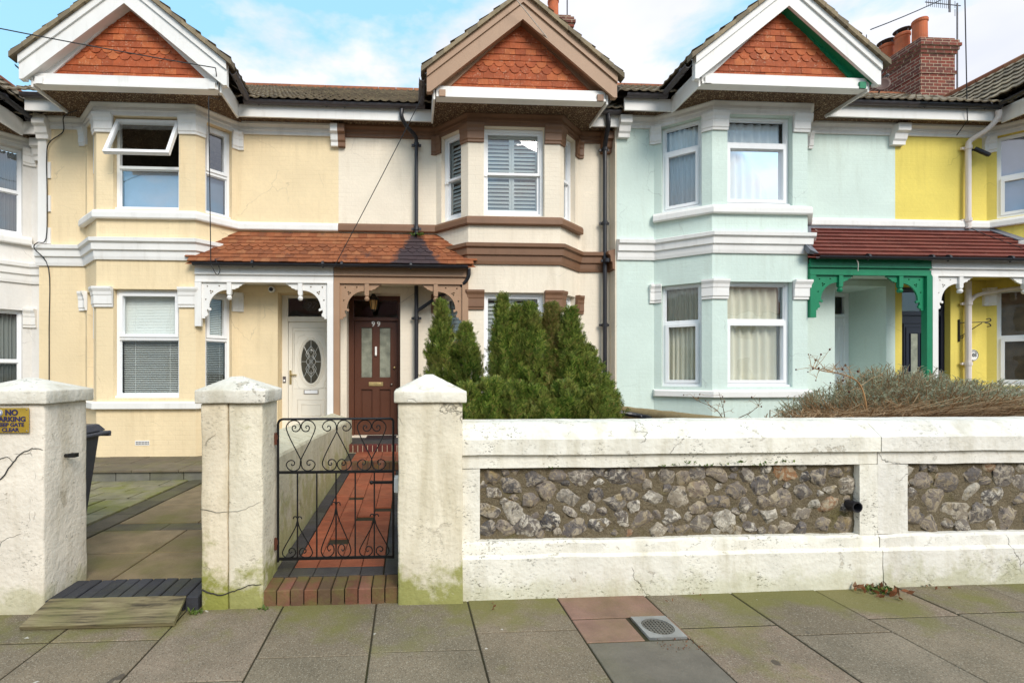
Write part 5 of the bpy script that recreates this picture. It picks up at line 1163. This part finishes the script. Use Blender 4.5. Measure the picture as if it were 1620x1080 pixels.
for z in (1.02, .315):
    mb = MB(); mb.bar((-.895, GY, z), (-.872, GY, z), .02, .03); mb.tube([(-.885, GY - .01, z - .05), (-.885, GY - .01, z + .03)], .009); mb.build('hinge', M['rust'], gt)
mb = MB(); mb.bar((-.24, GY - .012, .71), (-.085, GY - .012, .71), .01, .018); mb.ball((-.245, GY - .012, .71), .014); mb.build('latch', M['iron'], gt)
mb = MB(); mb.box(-.092, -.062, GY - .03, GY + .05, .64, .745); tag(mb.build('gate_stop', M['white'], None, bevel=.006), 'small white gate stop block on the side of the pillar by the latch', 'gate stop')

# ---------------------------------------------------------------- path of the cream house
def field(x0, x1, y0, y1, z, w_, d_, gap, mat, name, jitter=.0015, stagger=False, zf=None, th=.03, skew=0.):
    mb = MB(); ny = max(1, round((y1 - y0) / d_)); nx = max(1, round((x1 - x0) / w_)); w2 = (x1 - x0) / nx; d2 = (y1 - y0) / ny
    for j in range(ny):
        for i in range(nx + (1 if stagger and j % 2 else 0)):
            a = x0 + i * w2 - (w2 / 2 if stagger and j % 2 else 0); b = min(a + w2, x1); a = max(a, x0)
            if b - a < .02 or (name == 'garden_path' and (i, j) in ((1, 3), (2, 7), (1, 12), (3, 9))): continue
            dz_ = rnd.uniform(-jitter, jitter); zz = lambda y: (zf(y) if zf else z) + dz_; e = gap / 2; q = .004
            Y0, Y1 = y0 + j * d2 + e, y0 + (j + 1) * d2 - e; A, B_ = a + e, b - e; sk = lambda y: skew * (y - y0)
            ring = lambda k, dz: [(A + k + sk(Y0), Y0 + k, zz(Y0) + dz), (B_ - k + sk(Y0), Y0 + k, zz(Y0) + dz), (B_ - k + sk(Y1), Y1 - k, zz(Y1) + dz), (A + k + sk(Y1), Y1 - k, zz(Y1) + dz)]
            mb.add(ring(0, -th) + ring(0, -q) + ring(q, 0), [(8, 9, 10, 11)] + [(k, (k + 1) % 4, 4 + (k + 1) % 4, 4 + k) for k in range(4)] + [(4 + k, 4 + (k + 1) % 4, 8 + (k + 1) % 4, 8 + k) for k in range(4)])
    return mb.build(name, mat)
mb = MB(); mb.box(-.90, -.02, 3.0, 7.40, -.05, .082); struct(mb.build('path_bed', M['joint']))
struct(field(-.79, -.165, 3.30, 6.48, .10, .1475, .1475, .005, M['quarry'], 'garden_path'))
struct(field(-.905, -.795, 3.16, 6.48, .101, .11, .23, .004, M['dark_tile'], 'path_border')); struct(field(-.16, -.03, 3.16, 6.48, .101, .13, .23, .004, M['dark_tile'], 'path_border'))
struct(field(-.79, -.165, 3.16, 3.295, .101, .1475, .135, .004, M['dark_tile'], 'path_border'))
st = field(-.90, -.06, 2.955, 3.155, .098, .082, .2, .008, M['red_brick'], 'entrance_step', .004, th=.12); tag(st, 'mossy red brick step in front of the iron gate', 'step')
mb = MB(); mb.box(-.915, .04, 6.49, 7.36, .0, .206); s1 = mb.build('tread_core', M['dark_tile'])
stp = thing('front_step', 'lower red tiled step on the path to the brown door', 'step', (-.44, 6.9, .1)); attach(s1, stp)
for args, mt, nm in (((-.80, .03, 6.60, 7.355, .222, .2, .15, .006), 'quarry', 'tread'), ((-.915, .04, 6.48, 6.60, .225, .075, .12, .008), 'red_brick', 'nosing')):
    o = field(*args, M[mt], nm, .002, th=.11); attach(o, stp)
stp = thing('front_step', 'upper step edged in dark red bricks below the brown door', 'step', (-.44, 7.45, .2))
o = field(-.93, .06, 7.345, 7.45, .334, .075, .105, .009, M['dark_red_brick'], 'nosing', .002, th=.12); attach(o, stp)
mb = MB(); mb.box(-.93, .06, 7.35, 7.45, .2, .322); attach(mb.build('pointing', M['mortar']), stp)
mb = MB(); mb.box(-.72, -.2, 7.95, 8.4, .33, .342); tag(mb.build('doormat', M['black'], None, bevel=.004), 'dark doormat in front of the brown door', 'doormat')
# dividing wall between drive and path, with a weathered sloping top
dw = thing('dividing_wall', 'low grimy wall with sloping top from the middle pillar to the porch posts', 'garden wall', (-1.08, 5.4, 0))
mb = MB(); n = 44; vs = []
for i in range(n + 1):
    y = 3.27 + (7.72 - 3.27) * i / n; k = i / n; zl = .97 - .17 * k; zr = .875 - .18 * k; j = lambda s: mn.noise(Vector((y * 4, s, 1))) * .007
    vs += [(-1.27 + j(1), y, -.1), (-1.27 + j(2), y, zl - .05), (-1.20, y, zl + j(3)), (-1.10, y, (zl * .6 + zr * .4) + j(4)), (-.925 + j(5) * .6, y, zr + j(6)), (-.915 + j(7), y, zr - .02), (-.912 + j(8), y, .45), (-.907, y, -.1)]
mb.add(vs, [(i * 8 + q, i * 8 + (q + 1) % 8, (i + 1) * 8 + (q + 1) % 8, (i + 1) * 8 + q) for i in range(n) for q in range(8)] + [tuple(range(8)), tuple(range(n * 8, n * 8 + 8))])
mb.build('body', M['low_wall'], dw)
# garden bed of the cream house and raised bed of the mint house
def bumpy(name, x0, x1, y0, y1, z, mat, amp=.02):
    mb = MB(); nx, ny = int((x1 - x0) / .12), int((y1 - y0) / .12)
    mb.add([(x0 + (x1 - x0) * i / nx, y0 + (y1 - y0) * j / ny, z + amp * mn.noise(Vector((x0 + i * .5, y0 + j * .5, z)))) for j in range(ny + 1) for i in range(nx + 1)],
           [(j * (nx + 1) + i, j * (nx + 1) + i + 1, (j + 1) * (nx + 1) + i + 1, (j + 1) * (nx + 1) + i) for j in range(ny) for i in range(nx)])
    return struct(mb.build(name, mat, None, smooth=True))
bumpy('garden_bed', -.02, 3.5, 3.25, 8.2, .16, M['soil']); bumpy('raised_garden_bed', 3.62, 9, 3.3, 5.9, .84, M['soil'], .04)
mb = MB(); mb.box(3.62, 12, 5.9, 8.0, -.05, .30); struct(mb.build('front_path', M['terrace']))
dv = thing('boundary_wall', 'old wall with lichened rounded coping between the cream and mint houses', 'garden wall', (3.58, 5.6, 0))
mb = MB(); n = 40; vs = []; m = 11
for i in range(n + 1):
    y = 3.35 + (7.97 - 3.35) * i / n; zc = .985 - .10 * i / n - .03; ring = [(3.45, -.1), (3.45, zc - .08)] + [(3.55 - .145 * math.cos(math.pi * q / 6), zc - .06 + .10 * math.sin(math.pi * q / 6)) for q in range(7)] + [(3.65, zc - .08), (3.65, -.1)]
    vs += [(x + .006 * mn.noise(Vector((y * 3, q, 0))), y, z + .008 * mn.noise(Vector((y * 4, q, 3)))) for q, (x, z) in enumerate(ring)]
mb.add(vs, [(i * m + q, i * m + (q + 1) % m, (i + 1) * m + (q + 1) % m, (i + 1) * m + q) for i in range(n) for q in range(m)] + [tuple(range(m)), tuple(range(n * m, n * m + m))]); mb.build('coping', M['stone_coping'], dv, smooth=True)
mb = MB(); mb.tube(catmull([(2.9, 6.6, .9), (3.2, 6.55, .86), (3.42, 6.5, .82), (3.44, 5.5, .84)], 5), .035); tag(mb.build('waste_pipe', M['black']), 'short black pipe beside the rounded wall coping behind the conifers', 'pipe')

# ---------------------------------------------------------------- drive of the pale yellow house
dz_ = lambda y: .045 - (y - 3.2) * .022
mb = MB(); mb.add([(-6.3, 3.0, .02), (-1.2, 3.0, .02), (-1.2, 6.7, -.045), (-6.3, 6.7, -.045)], [(0, 1, 2, 3)]); struct(mb.build('drive_bed', M['joint']))
struct(field(-6.3, -3.03, 3.22, 6.66, 0, .46, .36, .022, M['drive_stone'], 'drive', .005, True, dz_))
struct(field(-3.0, -2.78, 3.22, 6.66, 0, .22, .62, .008, M['drive_band'], 'drive_band', .002, False, dz_))
struct(field(-2.76, -1.27, 4.62, 6.66, 0, .75, .68, .014, M['drive_plain'], 'drive_inset', .003, False, dz_)); struct(field(-2.76, -1.27, 4.40, 4.61, 0, .5, .2, .008, M['drive_band'], 'drive_band', .002, False, dz_))
struct(field(-2.76, -1.27, 3.22, 4.39, 0, .75, .58, .014, M['drive_plain'], 'drive_inset', .003, False, dz_))
tr = thing('terrace_step', 'raised paved terrace with stone block edge under the pale yellow bay', 'terrace', (-4, 7.2, 0))
mb = MB(); mb.box(-6.3, -1.28, 6.69, 8.3, -.1, .088); attach(mb.build('core', M['joint']), tr)
attach(field(-6.3, -1.28, 6.63, 8.25, .118, .6, .5, .008, M['terrace'], 'paving', .003, True, th=.03), tr)
attach(field(-6.3, -1.28, 6.66, 6.80, .086, .45, .14, .012, M['riser'], 'edge_block', .002, th=.15), tr)
rb = field(-2.18, -1.275, 2.925, 3.21, .085, .083, .285, .009, M['blue_brick'], 'brick_threshold', .0025, th=.13); tag(rb, 'dark blue brick threshold across the entrance to the drive', 'threshold')
mb = MB(); n = 30; vs = []
for i in range(n + 1):
    k = i / n; xb = -2.175 + .845 * k; xt = -2.145 + .80 * k; w_ = .002 * mn.noise(Vector((k * 8, 0, 0)))
    vs += [(xb, 2.745 + w_, .006), (xt, 2.91 + w_, .072 + w_), (xt, 2.925, .098 + w_), (xb, 2.735 + w_, .032)]
mb.add(vs, [(i * 4 + q, i * 4 + (q + 1) % 4, (i + 1) * 4 + (q + 1) % 4, (i + 1) * 4 + q) for i in range(n) for q in range(4)] + [(0, 1, 2, 3), tuple(range(n * 4, n * 4 + 4))])
tag(mb.build('timber_ramp', M['timber'], None, bevel=.003), 'weathered timber board leaning as a ramp against the dark brick threshold', 'plank')
# wheelie bin
b_ = thing('wheelie_bin', 'dark grey wheelie bin behind the left pillar on the drive', 'bin', (-2.9, 4.15, 0)); x, y, z = -3.06, 4.12, .03
mb = MB(); rg = lambda hx, hy, zz: [(x - hx, y - hy, zz), (x + hx, y - hy, zz), (x + hx, y + hy, zz), (x - hx, y + hy, zz)]
mb.add(rg(.20, .19, z + .06) + rg(.285, .26, z + .90), [(0, 3, 2, 1), (0, 1, 5, 4), (1, 2, 6, 5), (2, 3, 7, 6), (3, 0, 4, 7), (4, 5, 6, 7)])
mb.add(rg(.31, .285, z + .86) + rg(.31, .285, z + .90), [(0, 3, 2, 1), (0, 1, 5, 4), (1, 2, 6, 5), (2, 3, 7, 6), (3, 0, 4, 7), (4, 5, 6, 7)]); mb.build('body', M['bin'], b_, bevel=.012)
mb = MB(); mb.add(rg(.32, .295, z + .902) + rg(.28, .25, z + .965), [(0, 3, 2, 1), (0, 1, 5, 4), (1, 2, 6, 5), (2, 3, 7, 6), (3, 0, 4, 7), (4, 5, 6, 7)]); mb.build('lid', M['bin'], b_, bevel=.012)
mb = MB(); mb.box(x + .311, x + .40, y - .23, y - .20, z + .86, z + .905); mb.box(x + .311, x + .40, y + .20, y + .23, z + .86, z + .905); mb.tube([(x + .385, y - .23, z + .89), (x + .385, y + .23, z + .89)], .018); mb.build('handle', M['bin'], b_, bevel=.004)
for sg in (-1, 1): mb = MB(); mb.tube([(x - .2, y + sg * .2, .12), (x - .2, y + sg * .26, .12)], .10, 18); mb.build('wheel', M['black'], b_)

# ---------------------------------------------------------------- drain cover
c0 = thing('drain_cover', 'square metal drain cover with round grating in the pavement', 'drain cover', (1.415, 2.58, 0)); zc = .014
mb = MB(); mb.prism
ang = R(3); fr_ = lambda u, v, d: (1.415 + u, 2.58 + v, zc - .004 + d)
curve_mesh('frame', [[(-.105, -.11), (.105, -.11), (.105, .11), (-.105, .11)], circ(0, 0, .086, 32)], .016, fr_, M['cover'], c0)
mb = MB()
for i in range(-4, 5):
    hl = math.sqrt(max(0, .083 ** 2 - (i * .019) ** 2)); mb.box(1.415 + i * .019 - .004, 1.415 + i * .019 + .004, 2.58 - hl, 2.58 + hl, zc - .012, zc + .001); mb.box(1.415 - hl, 1.415 + hl, 2.58 + i * .019 - .003, 2.58 + i * .019 + .003, zc - .012, zc - .0005)
mb.tube([(1.415 + .08 * math.cos(t * .2), 2.58 + .08 * math.sin(t * .2), zc - .003) for t in range(31)], .005, 6); mb.build('grating', M['cover_dark'], c0)
mb = MB(); mb.prism(circ(1.415, 2.58, .086, 24), lambda u, v, d: (u, v, d), -.03, zc - .014); mb.build('drain_well', M['dark'], c0)

# ---------------------------------------------------------------- plants
def conifer(label, x, y, z0, leaders, mat, n, seed, lean=0):
    rr = random.Random(seed); r = thing('conifer', label, 'conifer', (x, y, z0), 'conifers in the front garden of the cream house'); mb = MB(); vs = []; fs = []
    tot = sum(l[3] * (l[2] - z0) for l in leaders)
    for lx, ly, zt, rad, top_k in leaders:
        off = Vector((rr.random() * 40, rr.random() * 40, 0)); m = int(n * 1.35 * rad * (zt - z0) / tot)
        for _ in range(m):
            k = rr.random() ** 1.25; z = z0 + (zt - z0) * k; prof = (1 - k) ** (top_k + .04) * (1 if k > .12 else .8 + k * 1.6); a = rr.random() * 6.28318
            lump = 1 + .34 * mn.noise(Vector((math.cos(a) * 1.6, math.sin(a) * 1.6, z * 4.5)) + off) + .22 * mn.noise(Vector((math.cos(a) * 5, math.sin(a) * 5, z * 14)) + off)
            q = rad * prof * lump * (1 - .5 * rr.random() ** 1.8) + .012
            cv = mn.noise(Vector((math.cos(a) * 3.2, math.sin(a) * 3.2, z * 9)) + off * 1.7)
            if cv < -.02: q *= .72 + rr.random() * .12
            c0 = Vector((x + lx * min(1, .35 + k * .9) + q * math.cos(a), y + ly + q * math.sin(a), z))
            out = Vector((math.cos(a), math.sin(a), 0)); up = (Vector((0, 0, 1)) * rr.uniform(.7, 1.3) + out * rr.uniform(.1, .8) + Vector((rr.uniform(-.35, .35), rr.uniform(-.35, .35), 0))).normalized()
            sd_ = up.cross(out + Vector((rr.uniform(-.9, .9), rr.uniform(-.9, .9), rr.uniform(-.3, .3)))).normalized(); ln = rr.uniform(.055, .125) * (.8 if k > .85 else 1)
            o = len(vs); w_ = ln * .08; tip = c0 + up * ln
            vs += [c0 - sd_ * w_, c0 + sd_ * w_, tip]; fs.append((o, o + 1, o + 2))
            for s_ in (-1, 1):
                for t, l2 in ((.10, .52), (.27, .50), (.44, .45), (.62, .36), (.78, .24)):
                    b0 = c0 + up * ln * t; d = (up * .75 + sd_ * s_ * .75 + out * rr.uniform(-.25, .35)).normalized() * ln * l2 * rr.uniform(.8, 1.2); pw = up * ln * .085; o = len(vs)
                    vs += [b0 - pw * .6, b0 + pw * .6, b0 + d * .6 + pw, b0 + d]; fs.append((o, o + 1, o + 2, o + 3))
    me = bpy.data.meshes.new('foliage'); me.from_pydata(vs, [], fs); me.materials.append(M[mat]); o = bpy.data.objects.new('foliage', me); COL.objects.link(o); attach(o, r)
    tk = MB()
    for lx, ly, zt, rad, top_k in leaders: tk.tube([(x, y, z0 - .1), (x + lx * .4, y + ly * .7, z0 + .25), (x + lx, y + ly, z0 + (zt - z0) * .6), (x + lx, y + ly, zt - .04)], .03, 6, r1=.004)
    tk.build('trunk', M['bark'], r)
conifer('twin-topped rounded conifer behind the gate pillar, left of the others', .48, 5.25, .15, [(-.10, 0, 2.22, .33, .66), (.17, -.05, 1.97, .35, .58)], 'conifer', 5200, 1)
conifer('tall three-topped conifer in front of the shuttered window, tallest of the row', .95, 4.35, .15, [(-.06, 0, 2.13, .21, .6), (.08, .03, 2.04, .27, .55), (.20, 0, 2.06, .28, .55)], 'conifer', 7600, 2)
conifer('bronze-topped conifer in the middle right of the row', 1.38, 4.42, .15, [(.0, 0, 2.07, .36, .60)], 'conifer_dry', 4200, 3)
conifer('conifer at the right end of the row sloping down towards the mint house', 1.62, 4.3, .15, [(-.10, 0, 2.01, .33, .62), (.05, 0, 1.66, .38, .58), (.20, -.02, 1.36, .34, .5)], 'conifer', 6000, 4)
conifer('low bright green conifer hugging the back of the flint wall by the pillar', .62, 3.95, .15, [(-.12, 0, 1.32, .26, .4), (.10, .05, 1.36, .27, .4), (.30, .0, 1.32, .27, .4)], 'conifer', 4600, 5)
conifer('low conifer growth spreading along the flint wall in front of the row', 1.35, 3.95, .15, [(-.25, 0, 1.30, .30, .4), (.0, .0, 1.33, .30, .4), (.27, .03, 1.28, .30, .42)], 'conifer', 5200, 6)
# lavender
lv = thing('lavender_bush', 'sprawling grey green lavender with woody brown stems behind the right-hand wall', 'shrub', (5.0, 4.4, .84)); rr = random.Random(11)
tw = MB(); vs = []; fs = []; wv_ = []; wf = []
def hz(x, y): 
    q = ((x - 5.05) / 1.45) ** 2 + ((y - 4.4) / .85) ** 2
    return .86 + .59 * max(0, 1 - q) ** .75 * (1 + .22 * mn.noise(Vector((x * 2.2, y * 2.2, 1))))
for i in range(3000):
    x = 5.05 + rr.uniform(-1.5, 1.45); y = 4.4 + rr.uniform(-.9, .7); h = hz(x, y)
    if h < .90 and rr.random() < .4: continue
    bx, by = x + (5.05 - x) * .35 + rr.uniform(-.2, .2), y + rr.uniform(.0, .3)
    tip = Vector((x + rr.uniform(-.08, .08), y + rr.uniform(-.1, .05), h + rr.uniform(-.10, .05))); b0 = Vector((bx, by, .80)); mid = b0.lerp(tip, .55) + Vector((rr.uniform(-.09, .09), rr.uniform(-.06, .04), rr.uniform(-.05, .10)))
    r0 = rr.uniform(.0018, .0038)
    P3 = [b0, mid, tip]; o = len(wv_)
    for p_ in P3: wv_ += [p_ + Vector((r0, 0, 0)), p_ + Vector((-r0 * .5, r0 * .87, 0)), p_ + Vector((-r0 * .5, -r0 * .87, 0))]
    for k in range(2): wf += [(o + k * 3 + q, o + k * 3 + (q + 1) % 3, o + (k + 1) * 3 + (q + 1) % 3, o + (k + 1) * 3 + q) for q in range(3)]
    if (h > 1.22 or tip.y > 4.55 and h > 1.05) and rr.random() < .95:
        d = (tip - mid).normalized()
        for k in range(14):
            c0 = tip - d * (k * .011); a = rr.random() * 6.28; ld = (Vector((math.cos(a), math.sin(a), rr.uniform(.3, 1.1)))).normalized() * rr.uniform(.022, .045); s_ = ld.cross(Vector((rr.uniform(-1, 1), rr.uniform(-1, 1), .3))).normalized() * .0028; o = len(vs)
            vs += [c0 - s_, c0 + s_, c0 + ld * .7 + s_, c0 + ld]; fs.append((o, o + 1, o + 2, o + 3))
for i in range(1700):      # old woody stems sprawling over the front
    x = 5.05 + rr.uniform(-1.6, 1.5); b0 = Vector((x + rr.uniform(-.5, .5), 4.1 + rr.uniform(-.2, .2), .84)); a = rr.uniform(-1, 1)
    tip = Vector((x + a * .45, 3.62 + rr.uniform(-.32, .35), 1.03 + rr.uniform(-.06, .30) * (1 - abs(x - 5.05) / 2.2))); mid = b0.lerp(tip, .5) + Vector((rr.uniform(-.1, .1), 0, rr.uniform(.02, .16))); r0 = rr.uniform(.0022, .0055); o = len(wv_)
    for p_ in (b0, mid, tip): wv_ += [p_ + Vector((r0, 0, 0)), p_ + Vector((-r0 * .5, r0 * .87, 0)), p_ + Vector((-r0 * .5, -r0 * .87, 0))]
    for k in range(2): wf += [(o + k * 3 + q, o + k * 3 + (q + 1) % 3, o + (k + 1) * 3 + (q + 1) % 3, o + (k + 1) * 3 + q) for q in range(3)]
for nm, v_, f_, mt in (('leaves', vs, fs, 'lavender'), ('stems', wv_, wf, 'twig')):
    me = bpy.data.meshes.new(nm); me.from_pydata(v_, [], f_); me.materials.append(M[mt]); o = bpy.data.objects.new(nm, me); COL.objects.link(o); attach(o, lv)
def twiggy(name, label, stems, seed, nt_, mat='stem', r0=.0085):
    rr = random.Random(seed); r = thing(name, label, 'shrub', tuple(stems[0][0])); m = MB(); t = MB(); lf = MB()
    for s in stems:
        p_ = catmull(s, 6); m.tube(p_, r0, 7, r1=r0 * .3)
        for _ in range(nt_):
            b0 = p_[int(rr.uniform(.35, 1) * (len(p_) - 1))]; d = Vector((rr.uniform(-1, 1), rr.uniform(-.8, .8), rr.uniform(-.25, .8))).normalized(); ln = rr.uniform(.08, .24); q1 = b0 + d * ln * .5 + Vector((0, 0, rr.uniform(-.02, .03))); q2 = b0 + d * ln + Vector((0, 0, rr.uniform(-.04, .02)))
            t.tube([b0, q1, q2], .0028, 5, r1=.0012)
            for k in range(rr.randint(1, 4)): c0 = q1.lerp(q2, rr.random()); t.tube([c0, c0 + Vector((rr.uniform(-.05, .05), rr.uniform(-.04, .04), rr.uniform(-.02, .05)))], .002, 4, r1=.001)
            if rr.random() < .7: lf.ball(q2, rr.uniform(.004, .009), 1, 1, 1.3, 6)
    m.build('stem', M[mat], r, smooth=True); t.build('twigs', M['twig'], r); lf.build('buds', M['rust'], r)
twiggy('rose_bush', 'bare tan rose stem arching left over the lavender', [[Vector((4.08, 3.95, .82)), Vector((4.07, 3.95, 1.15)), Vector((4.0, 3.95, 1.36)), Vector((3.84, 3.95, 1.44)), Vector((3.66, 3.95, 1.47)), Vector((3.52, 3.93, 1.52))]], 4, 26)
twiggy('bare_shrub', 'low bare twigs above the rounded wall below the mint bay window', [[Vector((3.86, 5.5, .85)), Vector((3.84, 5.5, 1.0)), Vector((3.78, 5.5, 1.22))], [Vector((3.86, 5.5, .85)), Vector((3.7, 5.45, 1.02)), Vector((3.4, 5.4, 1.14))], [Vector((3.9, 5.5, .85)), Vector((4.1, 5.4, .98)), Vector((4.25, 5.4, 1.10))]], 9, 7, 'bark', .006)
# weeds, moss tufts, leaf litter
rr = random.Random(5)
def tuft(name, label, cat, spots, mat, kind=None):
    vs = []; fs = []
    for x, y, z, n, rad, ln in spots:
        for _ in range(n):
            a = rr.random() * 6.28; q = rad * math.sqrt(rr.random()); c0 = Vector((x + q * math.cos(a), y + q * .6 * math.sin(a), z)); d = Vector((rr.uniform(-1, 1), rr.uniform(-1, .6), rr.uniform(.15, 1.1))).normalized() * ln * rr.uniform(.5, 1.2)
            s_ = d.cross(Vector((rr.uniform(-1, 1), rr.uniform(-1, 1), 1))).normalized() * ln * .22; o = len(vs); vs += [c0, c0 + d * .5 + s_, c0 + d, c0 + d * .5 - s_]; fs.append((o, o + 1, o + 2, o + 3))
    me = bpy.data.meshes.new(name); me.from_pydata(vs, [], fs); me.materials.append(M[mat]); o = bpy.data.objects.new(name, me); COL.objects.link(o); return tag(o, label, cat, None, kind)
tuft('weed', 'small green weed at the foot of the flint wall below the pier', 'weed', [(3.10, 2.92, .02, 130, .10, .036)], 'weed')
tuft('leaf_litter', 'dead brown leaves gathered at the foot of the flint wall', 'leaf litter', [(3.08, 2.9, .022, 34, .17, .06), (3.5, 2.95, .024, 14, .12, .03), (1.75, 2.95, .014, 22, .2, .022), (1.45, 2.42, .006, 90, .13, .014), (.55, 2.88, .01, 3, .1, .04)], 'litter', 'stuff')
tuft('weed', 'tiny weed between the timber board and the middle pillar', 'weed', [(-1.28, 2.9, .0, 34, .04, .034)], 'weed')
tuft('weed', 'tiny weed beside the mossy brick step at the middle pillar', 'weed', [(-.88, 2.92, .0, 22, .03, .028)], 'weed')
tuft('weed', 'weedy tuft where the black pipe meets the porch roof', 'weed', [(.15, 8.08, 3.83, 60, .12, .05)], 'weed')
tuft('ground_leaves', 'dark ivy leaves creeping under the coping of the flint wall', 'ivy', [(1.65 + k * .11, 3.0, .835 + .01 * (k % 3), 10, .05, .028) for k in range(9)] + [(.95, 3.0, .83, 8, .05, .02)], 'weed', 'stuff')
